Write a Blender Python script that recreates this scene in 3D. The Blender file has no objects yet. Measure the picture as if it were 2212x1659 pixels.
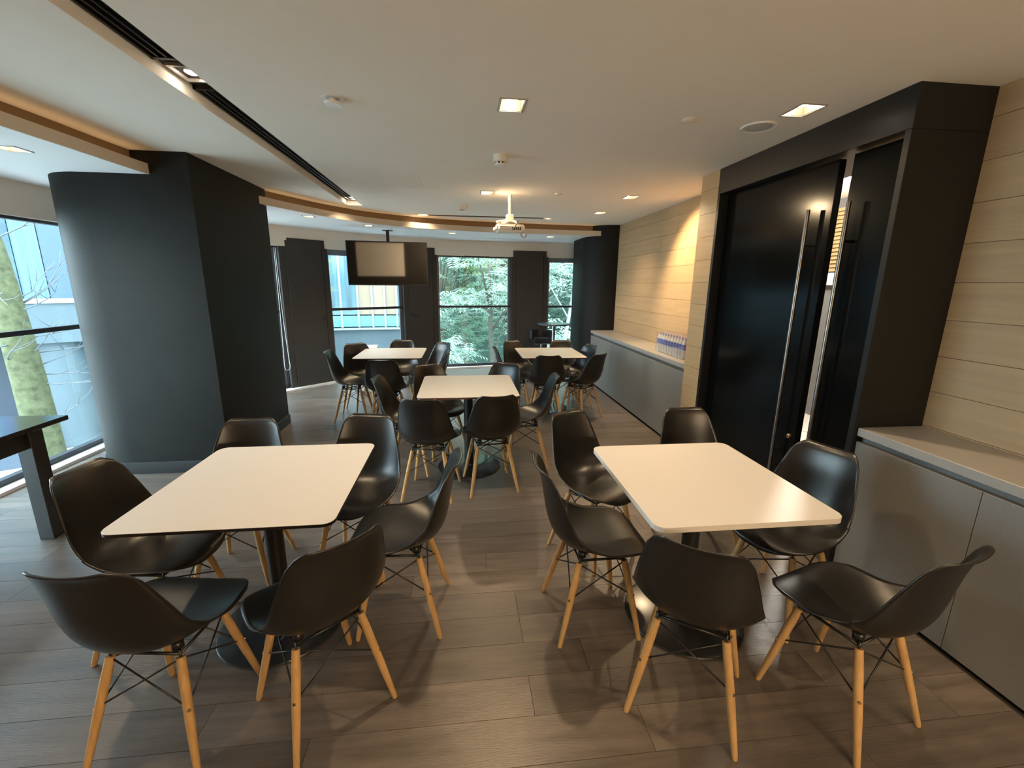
import bpy, bmesh, math, random
from mathutils import Vector, Matrix

random.seed(7)
PI = math.pi
sc = bpy.context.scene
COL = sc.collection

# ------------------------------------------------------------------ camera
F_PX, YAW, PITCH, ROLL, CAM_H = 945.0, math.radians(6.58), math.radians(12.93), math.radians(-0.59), 1.60
cyw, syw, cpt, spt = math.cos(YAW), math.sin(YAW), math.cos(PITCH), math.sin(PITCH)
fwd = Vector((syw * cpt, cyw * cpt, -spt)); rgt = Vector((cyw, -syw, 0)); dwn = fwd.cross(rgt)
rr = math.cos(ROLL) * rgt + math.sin(ROLL) * dwn
dd = -math.sin(ROLL) * rgt + math.cos(ROLL) * dwn
cam_d = bpy.data.cameras.new('camera'); cam = bpy.data.objects.new('camera', cam_d); COL.objects.link(cam)
cam.matrix_world = Matrix(((rr.x, -dd.x, -fwd.x, 0), (rr.y, -dd.y, -fwd.y, 0), (rr.z, -dd.z, -fwd.z, CAM_H), (0, 0, 0, 1)))
cam_d.sensor_fit = 'HORIZONTAL'; cam_d.sensor_width = 36.0; cam_d.lens = F_PX / 2212 * 36.0
cam_d.clip_start = 0.05; cam_d.clip_end = 300
sc.camera = cam

# ------------------------------------------------------------------ sky and exposure
SKY = 9.5
SPOT = 34.0
WARM = (1.0, 0.72, 0.42)
w = bpy.data.worlds.new('overcast sky'); sc.world = w; w.use_nodes = True
bgn = w.node_tree.nodes['Background']
bgn.inputs[0].default_value = (0.88, 0.945, 1.0, 1); bgn.inputs[1].default_value = SKY
vs = sc.view_settings
vs.view_transform = 'Standard'; vs.look = 'None'; vs.gamma = 1.0; vs.exposure = 0.92; vs.use_curve_mapping = False

# ------------------------------------------------------------------ materials
MATS = {}
def mat(name, col, rough=0.5, spec=0.5, metal=0.0, var=0.0, vscale=8.0, stretch=(1, 1, 1), objvar=0.0, bump=0.0, bscale=60.0,
        emit=None, estr=0.0, coat=0.0, ior=1.5, col2=None, trans=0.0, rvar=0.0):
    m = bpy.data.materials.new(name); m.use_nodes = True; MATS[name] = m
    nt = m.node_tree; N = nt.nodes; L = nt.links
    p = N['Principled BSDF']
    p.inputs['Base Color'].default_value = (*col, 1)
    p.inputs['Roughness'].default_value = rough
    p.inputs['Metallic'].default_value = metal
    p.inputs['Specular IOR Level'].default_value = spec
    p.inputs['IOR'].default_value = ior
    p.inputs['Coat Weight'].default_value = coat
    p.inputs['Coat Roughness'].default_value = 0.12
    p.inputs['Transmission Weight'].default_value = trans
    if emit:
        p.inputs['Emission Color'].default_value = (*emit, 1); p.inputs['Emission Strength'].default_value = estr
    tc = N.new('ShaderNodeTexCoord'); mp = N.new('ShaderNodeMapping'); mp.inputs['Scale'].default_value = stretch
    L.new(tc.outputs['Object'], mp.inputs['Vector'])
    if var or objvar or rvar:
        vec = mp.outputs['Vector']
        oi = N.new('ShaderNodeObjectInfo')
        if objvar:
            ad = N.new('ShaderNodeVectorMath'); ad.operation = 'MULTIPLY_ADD'
            cb = N.new('ShaderNodeCombineXYZ')
            for k in range(3): L.new(oi.outputs['Random'], cb.inputs[k])
            ad.inputs[1].default_value = (37, 91, 53)
            L.new(cb.outputs[0], ad.inputs[0]); L.new(vec, ad.inputs[2]); vec = ad.outputs[0]
        nz = N.new('ShaderNodeTexNoise'); nz.inputs['Scale'].default_value = vscale; nz.inputs['Detail'].default_value = 7
        nz.inputs['Roughness'].default_value = 0.62
        L.new(vec, nz.inputs['Vector'])
        mr = N.new('ShaderNodeMapRange'); mr.inputs['From Min'].default_value = 0.3; mr.inputs['From Max'].default_value = 0.7
        L.new(nz.outputs['Fac'], mr.inputs['Value'])
        mix = N.new('ShaderNodeMix'); mix.data_type = 'RGBA'
        c2 = col2 or tuple(c * (1 + var) for c in col); c1 = tuple(c * (1 - var) for c in col)
        mix.inputs['A'].default_value = (*c1, 1); mix.inputs['B'].default_value = (*c2, 1)
        L.new(mr.outputs[0], mix.inputs['Factor'])
        out = mix.outputs['Result']
        if objvar:
            hsv = N.new('ShaderNodeHueSaturation')
            m2 = N.new('ShaderNodeMapRange'); m2.inputs['To Min'].default_value = 1 - objvar; m2.inputs['To Max'].default_value = 1 + objvar
            L.new(oi.outputs['Random'], m2.inputs['Value']); L.new(m2.outputs[0], hsv.inputs['Value'])
            L.new(out, hsv.inputs['Color']); out = hsv.outputs['Color']
        L.new(out, p.inputs['Base Color'])
        if rvar:
            m3 = N.new('ShaderNodeMapRange'); m3.inputs['To Min'].default_value = rough - rvar; m3.inputs['To Max'].default_value = rough + rvar
            L.new(nz.outputs['Fac'], m3.inputs['Value']); L.new(m3.outputs[0], p.inputs['Roughness'])
    if bump:
        nb = N.new('ShaderNodeTexNoise'); nb.inputs['Scale'].default_value = bscale; nb.inputs['Detail'].default_value = 5
        L.new(mp.outputs['Vector'], nb.inputs['Vector'])
        bp = N.new('ShaderNodeBump'); bp.inputs['Strength'].default_value = bump; bp.inputs['Distance'].default_value = 0.004
        L.new(nb.outputs['Fac'], bp.inputs['Height']); L.new(bp.outputs[0], p.inputs['Normal'])
    return m

mat('ceiling_paint', (0.82, 0.76, 0.67), 0.85, 0.3, var=0.015, vscale=3)
mat('cove_paint', (0.60, 0.53, 0.44), 0.7, 0.3)
mat('recess_shade', (0.16, 0.11, 0.065), 0.8, 0.2)  # shade of the cove and slot recesses put into this dark brown
mat('valance_paint', (0.78, 0.71, 0.62), 0.8, 0.3)
mat('soffit_paint', (0.80, 0.80, 0.79), 0.8, 0.3)
mat('column_paint', (0.0115, 0.0115, 0.0100), 0.55, 0.13, var=0.12, vscale=4, bump=0.06, bscale=160)
mat('column_base', (0.012, 0.012, 0.012), 0.5, 0.25)
mat('black_lacquer', (0.006, 0.006, 0.006), 0.42, 0.35, var=0.15, vscale=60)
mat('black_glass', (0.003, 0.0035, 0.0035), 0.15, 0.15)
mat('panel_paint', (0.030, 0.028, 0.025), 0.55, 0.4, var=0.1, vscale=6)
mat('floor_plank', (0.108, 0.090, 0.077), 0.34, 0.55, var=0.30, vscale=2.6, stretch=(0.9, 9, 1), objvar=0.16, bump=0.25, bscale=26, rvar=0.10)
mat('floor_slab', (0.045, 0.038, 0.032), 0.7, 0.3)
mat('oak_board', (0.40, 0.28, 0.155), 0.5, 0.35, var=0.10, vscale=3.0, stretch=(6, 0.5, 9), objvar=0.05, bump=0.05, bscale=30)
mat('wall_backing', (0.12, 0.09, 0.06), 0.8, 0.2)
mat('cabinet_grey', (0.185, 0.18, 0.172), 0.42, 0.5, var=0.05, vscale=50)
mat('counter_grey', (0.30, 0.285, 0.265), 0.35, 0.5, var=0.04, vscale=40)
mat('kick_black', (0.01, 0.01, 0.01), 0.6, 0.3)
mat('table_white', (0.60, 0.575, 0.545), 0.42, 0.5, var=0.01, vscale=5)
mat('table_edge_black', (0.012, 0.010, 0.010), 0.4, 0.5)
mat('table_edge_brown', (0.06, 0.028, 0.02), 0.4, 0.5)
mat('powder_black', (0.014, 0.014, 0.014), 0.4, 0.5)
mat('base_black', (0.02, 0.022, 0.024), 0.22, 0.5)
mat('shell_black', (0.0115, 0.011, 0.010), 0.30, 0.6, bump=0.10, bscale=500)
mat('dowel_wood', (0.50, 0.305, 0.125), 0.42, 0.4, var=0.18, vscale=7, stretch=(6, 6, 0.6), objvar=0.08)
mat('wire_black', (0.012, 0.012, 0.012), 0.35, 0.5)
mat('bolt_metal', (0.35, 0.28, 0.18), 0.35, 0.5, metal=0.9)
mat('chrome', (0.62, 0.62, 0.62), 0.16, 0.5, metal=1.0)
mat('steel_brushed', (0.20, 0.185, 0.17), 0.3, 0.5, metal=1.0)
mat('frame_dark', (0.022, 0.022, 0.030), 0.4, 0.5)
mat('frame_grey', (0.13, 0.15, 0.17), 0.45, 0.5)
mat('sill_white', (0.72, 0.73, 0.75), 0.4, 0.5)
mat('slot_black', (0.008, 0.008, 0.008), 0.45, 0.5)
mat('slot_bar', (0.03, 0.03, 0.03), 0.35, 0.5, metal=0.6)
mat('fixture_white', (0.75, 0.73, 0.69), 0.35, 0.5)
mat('fixture_trim', (0.46, 0.42, 0.37), 0.3, 0.5, metal=0.5)
mat('reflector', (0.20, 0.165, 0.11), 0.45, 0.5)
mat('led_warm', (1, 1, 1), 0.5, emit=(1.0, 0.62, 0.30), estr=1.3)
mat('fill_glow', (1, 1, 1), 0.4, emit=(1.0, 0.74, 0.46), estr=100.0)
mat('lamp_glow', (1, 1, 1), 0.5, emit=(1.0, 0.88, 0.72), estr=28.0)
mat('plastic_white', (0.72, 0.68, 0.60), 0.45, 0.5)
mat('plastic_dark', (0.02, 0.02, 0.02), 0.5, 0.5)
mat('speaker_grille', (0.50, 0.48, 0.45), 0.7, 0.3, bump=0.4, bscale=400)
mat('tv_black', (0.006, 0.006, 0.006), 0.3, 0.5)
mat('tv_screen', (0.002, 0.002, 0.002), 0.035, 1.0, ior=2.4)
mat('leather_black', (0.02, 0.02, 0.024), 0.28, 0.5, bump=0.1, bscale=200)
mat('bar_top', (0.035, 0.045, 0.06), 0.25, 0.5)
mat('high_table', (0.010, 0.010, 0.010), 0.13, 0.5, coat=0.3)
mat('cord_white', (0.7, 0.7, 0.66), 0.5)
mat('bottle_label', (0.13, 0.14, 0.36), 0.4)
mat('bottle_cap', (0.55, 0.46, 0.60), 0.4)
mat('bottle_plastic', (0.78, 0.76, 0.70), 0.12, 0.6, trans=0.35)
mat('box_white', (0.62, 0.60, 0.55), 0.5)
# next room
mat('slat_oak', (0.45, 0.28, 0.13), 0.5, 0.4)
mat('room_grey', (0.16, 0.16, 0.165), 0.6)
mat('card_white', (0.85, 0.84, 0.80), 0.8)
mat('tile_white', (0.78, 0.76, 0.72), 0.15, 0.5)
# outside
mat('street', (0.34, 0.35, 0.355), 0.8, 0.2, var=0.15, vscale=0.6)
mat('kerb', (0.5, 0.52, 0.52), 0.8, 0.2, var=0.1, vscale=1)
mat('bld_wall', (0.070, 0.095, 0.110), 0.6, 0.3, var=0.06, vscale=0.5)
mat('bld_white', (0.26, 0.31, 0.335), 0.5, 0.4)
mat('bld_dark', (0.05, 0.065, 0.09), 0.5, 0.4)
mat('bld_glass', (0.10, 0.19, 0.23), 0.15, 0.5)
mat('bld_glass_lit', (0.26, 0.19, 0.13), 0.2, 0.5)
mat('bld_glass_teal', (0.10, 0.30, 0.29), 0.15, 0.5)
mat('bld_curtain', (0.085, 0.14, 0.165), 0.8, 0.2, var=0.25, vscale=5, stretch=(3, 3, 0.1))
mat('bld_band_a', (0.055, 0.085, 0.15), 0.6, 0.3)
mat('bld_band_b', (0.055, 0.092, 0.115), 0.7, 0.3, var=0.3, vscale=1.5)
mat('moss_bark', (0.085, 0.09, 0.05), 0.9, 0.1, var=0.4, vscale=9, bump=0.8, bscale=18)
mat('bark', (0.09, 0.085, 0.07), 0.9, 0.1, var=0.3, vscale=8, bump=0.6, bscale=18)
mat('pale_bark', (0.36, 0.38, 0.38), 0.8, 0.1, var=0.2, vscale=6)
mat('twig_bark', (0.12, 0.13, 0.14), 0.8, 0.1)
mat('tan_bark', (0.34, 0.29, 0.17), 0.8, 0.1, var=0.3, vscale=6)
mat('red_plastic', (0.75, 0.05, 0.05), 0.5)
mat('orange_wood', (0.60, 0.30, 0.08), 0.6)
mat('hill_green', (0.035, 0.065, 0.05), 0.9, 0.1, var=0.5, vscale=0.8)

def leaf_mat(name, col):
    m = bpy.data.materials.new(name); m.use_nodes = True; MATS[name] = m
    nt = m.node_tree; N = nt.nodes; L = nt.links; N.clear()
    o = N.new('ShaderNodeOutputMaterial'); d = N.new('ShaderNodeBsdfPrincipled'); t = N.new('ShaderNodeBsdfTranslucent')
    mx = N.new('ShaderNodeMixShader'); mx.inputs[0].default_value = 0.35
    g = N.new('ShaderNodeNewGeometry')
    cr = N.new('ShaderNodeMix'); cr.data_type = 'RGBA'
    cr.inputs['A'].default_value = (*[c * 0.7 for c in col], 1); cr.inputs['B'].default_value = (col[0] * 1.35, col[1] * 1.25, col[2] * 1.1, 1)
    L.new(g.outputs['Random Per Island'], cr.inputs['Factor'])
    L.new(cr.outputs['Result'], d.inputs['Base Color']); L.new(cr.outputs['Result'], t.inputs['Color'])
    d.inputs['Roughness'].default_value = 0.45
    L.new(d.outputs[0], mx.inputs[1]); L.new(t.outputs[0], mx.inputs[2]); L.new(mx.outputs[0], o.inputs[0])
leaf_mat('leaf_pale', (0.36, 0.49, 0.44))
leaf_mat('leaf_mid', (0.16, 0.28, 0.20))
leaf_mat('leaf_yellow', (0.30, 0.36, 0.12))
leaf_mat('leaf_dark', (0.085, 0.155, 0.125))

def glass_mat(name, tint, refl=0.06):
    m = bpy.data.materials.new(name); m.use_nodes = True; MATS[name] = m
    nt = m.node_tree; N = nt.nodes; L = nt.links; N.clear()
    o = N.new('ShaderNodeOutputMaterial'); t = N.new('ShaderNodeBsdfTransparent'); t.inputs[0].default_value = (*tint, 1)
    g = N.new('ShaderNodeBsdfGlossy'); g.inputs['Roughness'].default_value = 0.02
    fr = N.new('ShaderNodeFresnel'); fr.inputs['IOR'].default_value = 1.45
    ge = N.new('ShaderNodeNewGeometry'); iv = N.new('ShaderNodeMath'); iv.operation = 'SUBTRACT'; iv.inputs[0].default_value = 1.0
    mu = N.new('ShaderNodeMath'); mu.operation = 'MULTIPLY'
    L.new(ge.outputs['Backfacing'], iv.inputs[1]); L.new(iv.outputs[0], mu.inputs[0]); L.new(fr.outputs[0], mu.inputs[1])
    mx = N.new('ShaderNodeMixShader')
    L.new(mu.outputs[0], mx.inputs[0]); L.new(t.outputs[0], mx.inputs[1]); L.new(g.outputs[0], mx.inputs[2]); L.new(mx.outputs[0], o.inputs[0])
glass_mat('window_glass', (0.80, 0.90, 0.92))
glass_mat('film_clear', (0.93, 0.92, 0.93))

# ------------------------------------------------------------------ mesh helpers
def mesh_obj(name, bm, m, parent=None, smooth=False, mats=None):
    me = bpy.data.meshes.new(name); bm.normal_update(); bm.to_mesh(me); bm.free()
    for k in (mats or [m]): me.materials.append(MATS[k])
    if smooth:
        me.polygons.foreach_set('use_smooth', [True] * len(me.polygons))
    o = bpy.data.objects.new(name, me); COL.objects.link(o)
    if parent is not None: o.parent = parent
    return o

def sharp(o, ang=35):
    me = o.data
    me.polygons.foreach_set('use_smooth', [True] * len(me.polygons))
    bm = bmesh.new(); bm.from_mesh(me)
    for e in bm.edges:
        if len(e.link_faces) == 2 and e.calc_face_angle(0) > math.radians(ang): e.smooth = False
    bm.to_mesh(me); bm.free()
    return o

def box(bm, x0, x1, y0, y1, z0, z1, mi=0):
    vs_ = [bm.verts.new(c) for c in ((x0, y0, z0), (x1, y0, z0), (x1, y1, z0), (x0, y1, z0), (x0, y0, z1), (x1, y0, z1), (x1, y1, z1), (x0, y1, z1))]
    for f in ((0, 3, 2, 1), (4, 5, 6, 7), (0, 1, 5, 4), (1, 2, 6, 5), (2, 3, 7, 6), (3, 0, 4, 7)):
        bm.faces.new([vs_[i] for i in f]).material_index = mi
    return vs_

def obox(bm, c, ax, hx, hy, z0, z1, mi=0):
    """box at plan centre c, axis ax (unit 2-D), half sizes along/across"""
    a = Vector(ax); n = Vector((-a.y, a.x)); c = Vector(c)
    q = [c - a * hx - n * hy, c + a * hx - n * hy, c + a * hx + n * hy, c - a * hx + n * hy]
    prism(bm, q, z0, z1, mi)

def prism(bm, poly, z0, z1, mi=0, zt=None):
    lo = [bm.verts.new((p[0], p[1], z0)) for p in poly]; hi = [bm.verts.new((p[0], p[1], z1)) for p in poly]
    n = len(poly)
    bm.faces.new(lo[::-1]).material_index = mi; bm.faces.new(hi).material_index = mi if zt is None else zt
    for i in range(n):
        j = (i + 1) % n
        bm.faces.new((lo[i], lo[j], hi[j], hi[i])).material_index = mi
    return lo, hi

def rbox(name, x0, x1, y0, y1, z0, z1, m, parent=None, r=0.003, seg=1):
    bm = bmesh.new(); box(bm, x0, x1, y0, y1, z0, z1)
    if r: bmesh.ops.bevel(bm, geom=bm.edges[:], offset=r, segments=seg, affect='EDGES', profile=0.5)
    o = mesh_obj(name, bm, m, parent)
    return sharp(o, 50) if seg > 1 else o

def tube(bm, pts, r, seg=8, caps=True, r1=None):
    pts = [Vector(p) for p in pts]; n = len(pts); rings = []
    up = Vector((0, 0, 1)); prev = None
    for i, p in enumerate(pts):
        t = (pts[min(i + 1, n - 1)] - pts[max(i - 1, 0)]).normalized()
        if prev is None:
            a = t.cross(up)
            if a.length < 1e-3: a = t.cross(Vector((1, 0, 0)))
            a.normalize()
        else:
            a = (prev - t * prev.dot(t)).normalized()
        prev = a; b = t.cross(a)
        rad = r[i] if isinstance(r, (list, tuple)) else (r if r1 is None else r + (r1 - r) * i / max(1, n - 1))
        rings.append([bm.verts.new(p + (a * math.cos(2 * PI * k / seg) + b * math.sin(2 * PI * k / seg)) * rad) for k in range(seg)])
    for i in range(n - 1):
        for k in range(seg):
            j = (k + 1) % seg
            bm.faces.new((rings[i][k], rings[i][j], rings[i + 1][j], rings[i + 1][k]))
    if caps:
        bm.faces.new(rings[0][::-1]); bm.faces.new(rings[-1])

def lathe(bm, prof, c=(0, 0, 0), seg=24, mi=0):
    rings = []
    for r, z in prof:
        if r < 1e-5: rings.append([bm.verts.new((c[0], c[1], c[2] + z))])
        else: rings.append([bm.verts.new((c[0] + r * math.cos(2 * PI * k / seg), c[1] + r * math.sin(2 * PI * k / seg), c[2] + z)) for k in range(seg)])
    for a, b in zip(rings, rings[1:]):
        for k in range(seg):
            j = (k + 1) % seg
            if len(a) == 1 and len(b) == 1: continue
            if len(a) == 1: f = (a[0], b[j], b[k])
            elif len(b) == 1: f = (a[k], a[j], b[0])
            else: f = (a[k], a[j], b[j], b[k])
            bm.faces.new(f).material_index = mi
    bmesh.ops.recalc_face_normals(bm, faces=bm.faces[:])

def catmull(P, n=8):
    P = [Vector(p) for p in P]; out = []
    for i in range(len(P) - 1):
        p0 = P[max(i - 1, 0)]; p1 = P[i]; p2 = P[i + 1]; p3 = P[min(i + 2, len(P) - 1)]
        for k in range(n):
            t = k / n
            out.append(0.5 * ((2 * p1) + (p2 - p0) * t + (2 * p0 - 5 * p1 + 4 * p2 - p3) * t * t + (3 * p1 - p0 - 3 * p2 + p3) * t ** 3))
    out.append(P[-1]); return out

def normals2(path):
    out = []
    for i in range(len(path)):
        t = (path[min(i + 1, len(path) - 1)] - path[max(i - 1, 0)]).normalized(); out.append(Vector((-t.y, t.x)))
    return out

def ribbon(bm, path, o0, o1, z0, z1, mi=0):
    nn = normals2(path); rows = []
    for p, n in zip(path, nn):
        a = p + n * o0; b = p + n * o1
        rows.append([bm.verts.new((a.x, a.y, z0)), bm.verts.new((b.x, b.y, z0)), bm.verts.new((b.x, b.y, z1)), bm.verts.new((a.x, a.y, z1))])
    for r0, r1 in zip(rows, rows[1:]):
        for k in range(4):
            j = (k + 1) % 4
            bm.faces.new((r0[k], r0[j], r1[j], r1[k])).material_index = mi
    bm.faces.new(rows[0]); bm.faces.new(rows[-1][::-1])
    bmesh.ops.recalc_face_normals(bm, faces=bm.faces[:])

def tag(o, label=None, cat=None, group=None, kind=None):
    if label: o['label'] = label
    if cat: o['category'] = cat
    if group: o['group'] = group
    if kind: o['kind'] = kind
    return o

def empty(name, loc=(0, 0, 0), rz=0.0, label=None, cat=None, group=None):
    o = bpy.data.objects.new(name, None); COL.objects.link(o); o.empty_display_size = 0.1
    o.location = loc; o.rotation_euler = (0, 0, rz)
    return tag(o, label, cat, group)

def struct(o, label): return tag(o, label, None, None, 'structure')

def copy_tree(o, parent=None):
    c = o.copy(); COL.objects.link(c); c.parent = parent
    for ch in o.children: copy_tree(ch, c)
    return c

def bake(o):
    bpy.context.view_layer.update()
    dg = bpy.context.evaluated_depsgraph_get()
    me = bpy.data.meshes.new_from_object(o.evaluated_get(dg))
    o.modifiers.clear(); o.data = me
    return o

def cut(o, boxes):
    bm = bmesh.new()
    for b in boxes: box(bm, *b)
    c = mesh_obj('cutter', bm, 'ceiling_paint')
    md = o.modifiers.new('b', 'BOOLEAN'); md.operation = 'DIFFERENCE'; md.object = c; md.solver = 'EXACT'
    bake(o); me = c.data; bpy.data.objects.remove(c); bpy.data.meshes.remove(me)
    return o

# ------------------------------------------------------------------ room plan
ZC, ZS = 2.52, 2.36            # main ceiling, lowered perimeter soffit
XW, XP, XCAB = 2.51, 2.10, 2.125   # recessed oak wall, door portal face, cabinet face
YB = -3.6                      # back of the room, behind the camera
FAC = catmull([(-3.52, YB - 0.2), (-3.52, -1.0), (-3.53, 2.0), (-3.52, 3.9), (-3.47, 4.6), (-3.22, 5.5), (-2.55, 6.72), (-2.05, 7.27), (-1.45, 7.74),
               (-0.85, 8.10), (-0.2, 8.34), (0.4, 8.47), (1.0, 8.54), (1.8, 8.58), (2.75, 8.60)], 6)
COVE = catmull([(-2.36, YB), (-2.35, 0.0), (-2.34, 2.0), (-2.33, 2.74), (-2.31, 3.13), (-2.285, 3.77), (-2.19, 4.4), (-1.99, 5.0), (-1.77, 5.48),
                (-1.50, 5.95), (-1.16, 6.34), (-0.71, 6.64), (-0.41, 6.78), (0.06, 6.93), (0.52, 7.02), (1.5, 7.13), (2.32, 7.17), (2.65, 7.18)], 6)

def fac_x(y):
    for a, b in zip(FAC, FAC[1:]):
        if a.y <= y <= b.y or b.y <= y <= a.y:
            if abs(b.y - a.y) < 1e-6: continue
            return a.x + (b.x - a.x) * (y - a.y) / (b.y - a.y)
    return -0.2

# floor ------------------------------------------------------------
bm = bmesh.new()
poly = [(p.x, p.y) for p in FAC] + [(2.75, YB - 0.2)]
prism(bm, [(-0.06 + x, y) for x, y in poly[:1]] + poly[1:], -0.30, -0.008)
bmesh.ops.recalc_face_normals(bm, faces=bm.faces[:])
floor = struct(mesh_obj('floor', bm, 'floor_slab'), 'dark grey brown wood plank floor running across the room')
PW, PL = 0.174, 1.22
row = 0
y = 1.319 - 11 * PW
meshes = {}
while y < 8.56:
    ym = y + PW / 2
    x_lo = max(fac_x(min(y, 8.5)), fac_x(min(y + PW, 8.55))) + 0.02
    far = y < 0.8
    x_hi = 2.112
    off = ((row * 0.437) % 1.0) * PL
    x = 0.255 - PL * 5 + off if row % 2 else 0.25 - PL * 5 + off * 0.9
    if 1.6 < y + 0.01 < 1.95: x = 0.257 - PL * 5
    if 1.30 < y + 0.01 < 1.40: x = 0.253 - PL * 5
    L_ = PL * (3 if far else 1)
    while x < x_hi:
        a, b = max(x, x_lo), min(x + L_, x_hi)
        if b - a > 0.04:
            key = round(b - a, 3)
            if key not in meshes:
                bm = bmesh.new(); g = 0.0009
                box(bm, -key / 2 + g, key / 2 - g, -PW / 2 + g, PW / 2 - g, -0.008, 0.0)
                o = mesh_obj('plank', bm, 'floor_plank', floor); meshes[key] = o.data
            else:
                o = bpy.data.objects.new('plank', meshes[key]); COL.objects.link(o); o.parent = floor
            o.location = ((a + b) / 2, ym, random.uniform(-0.0004, 0.0))
        x += L_
    y += PW; row += 1

# ceiling, soffit, cove --------------------------------------------
DL = [  # downlights: x, y, z of ceiling, aim, power factor, label
    (0.28, 2.57, ZC, (0.25, 2.4, 0), 1.5, 'square recessed downlight in ceiling between the smoke detector and the two front tables'),
    (1.83, 2.42, ZC, (1.75, 2.1, 0), 1.0, 'square recessed downlight close to round ceiling speaker by the black doors'),
    (0.28, 4.88, ZC, (1.0, 4.7, 1.2), 0.8, 'square recessed downlight shining beside the projector pole'),
    (1.83, 4.87, ZC, (2.51, 4.32, 1.2), 2.8, 'square recessed downlight washing the oak wall above the bottled water'),
    (1.83, 5.95, ZC, (1.7, 5.9, 0), 1.3, 'square recessed downlight near oak wall and far black column'),
    (-2.67, 3.20, ZS, (-2.67, 3.1, 0), 0.7, 'square recessed downlight in soffit above the high black table'),
    (-1.80, 5.78, ZS, (-1.8, 5.78, 0), 0.5, 'round-looking recessed downlight in soffit beside the big black column'),
    (-1.26, 6.54, ZS, (-1.2, 6.4, 0), 0.5, 'small recessed downlight in soffit in front of the television pole'),
    (-0.13, 7.25, ZS, (-0.13, 7.2, 0), 0.5, 'small recessed downlight in soffit before the widest tree window'),
    (1.47, 7.45, ZS, (1.47, 7.4, 0), 0.5, 'small recessed downlight in soffit above the round bar table'),
    (0.28, 0.15, ZC, (0.28, 0.3, 0), 0.25, 'square recessed downlight in ceiling directly over the open floor'),
    (1.83, 0.05, ZC, (1.75, 0.2, 0), 0.25, 'square recessed downlight over the grey cabinets'),
    (0.28, -2.3, ZC, (0.28, -2.3, 0), 1.0, 'square recessed downlight at the rear of the room'),
    (1.83, -2.3, ZC, (1.8, -2.3, 0), 1.0, 'square recessed downlight at the rear corner by the oak wall'),
    (-1.29, 2.58, ZC, (-1.2, 2.2, 0), 1.0, 'recessed downlight inside the black ceiling slot above front table'),
    (-1.29, 5.80, ZC, (-1.27, 5.9, 0), 0.7, 'recessed downlight at the window end of the black ceiling slot'),
    (-1.29, 0.10, ZC, (-1.2, 0.3, 0), 0.25, 'recessed downlight further back inside the black ceiling slot'),
    (-0.50, 6.585, ZC, (-0.62, 6.95, 1.9), 0.35, 'small downlight at the television end of the short ceiling slot'),
    (1.27, 6.585, ZC, (1.2, 6.6, 0.8), 0.35, 'small downlight at the counter end of the short ceiling slot'),
]
GX0, GX1, GY0, GY1 = -1.378, -1.195, YB + 0.3, 5.93
bm = bmesh.new(); box(bm, -3.75, 2.85, YB - 0.2, 8.9, ZC, 2.80)
ceil = mesh_obj('ceiling', bm, 'ceiling_paint')
HX, HY = 0.062, 0.08
holes = [(GX0, GX1, GY0, GY1, ZC - 0.1, ZC + 0.075), (-0.585, 1.36, 6.53, 6.64, ZC - 0.1, ZC + 0.06)]
for x, yy, z, *_ in DL[:5] + DL[10:14]: holes.append((x - HX, x + HX, yy - HY, yy + HY, ZC - 0.1, ZC + 0.09))
for x0, x1, y0, y1 in ((-0.717, -0.363, 4.34, 4.343), (-0.717, -0.363, 4.717, 4.72), (-0.7205, -0.7175, 4.34, 4.72), (-0.3625, -0.3595, 4.34, 4.72)):
    holes.append((x0, x1, y0, y1, ZC - 0.1, ZC + 0.004))
struct(cut(ceil, holes), 'flat off-white plaster ceiling over the whole room')

path2 = [p.copy() for p in COVE]
nn = normals2(COVE)
bm = bmesh.new()
prism(bm, [(p.x, p.y) for p in COVE] + [(2.75, 8.62)] + [(p.x - 0.0, p.y) for p in reversed(FAC[:-1])], ZS, ZS + 0.07)
bmesh.ops.recalc_face_normals(bm, faces=bm.faces[:])
sof = mesh_obj('ceiling_soffit', bm, 'soffit_paint')
HS = 0.055
sh = [(-0.70, 1.84, 7.95, 8.01, ZS - 0.1, ZS + 0.04)]
for x, yy, z, *_ in DL[5:10]: sh.append((x - HS, x + HS, yy - HS, yy + HS, ZS - 0.1, ZS + 0.058))
cut(sof, sh); struct(sof, 'lowered white soffit curving along the window wall')
bm = bmesh.new(); ribbon(bm, COVE, -0.012, 0.0, ZS - 0.002, ZS + 0.072)
o = mesh_obj('fascia', bm, 'cove_paint', sof, True); sharp(o, 40)
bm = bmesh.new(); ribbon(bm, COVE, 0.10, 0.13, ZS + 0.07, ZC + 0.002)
o = mesh_obj('upstand', bm, 'recess_shade', sof, True); sharp(o, 40)

bm = bmesh.new(); ribbon(bm, COVE, 0.025, 0.045, ZS + 0.0705, ZS + 0.076)
mesh_obj('led_strip', bm, 'led_warm', sof)

# window wall ------------------------------------------------------
FS = [FAC[0]]
acc = 0
bm = bmesh.new(); ribbon(bm, FAC, 0.0, 0.14, 2.085, 2.80)
struct(sharp(mesh_obj('wall_windows', bm, 'valance_paint'), 40), 'curved beige valance wall above the windows')
bm = bmesh.new(); ribbon(bm, FAC, -0.075, 0.16, -0.30, 0.028)
struct(sharp(mesh_obj('trim_1', bm, 'sill_white'), 40), 'white sill ledge along the foot of the windows')

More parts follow.
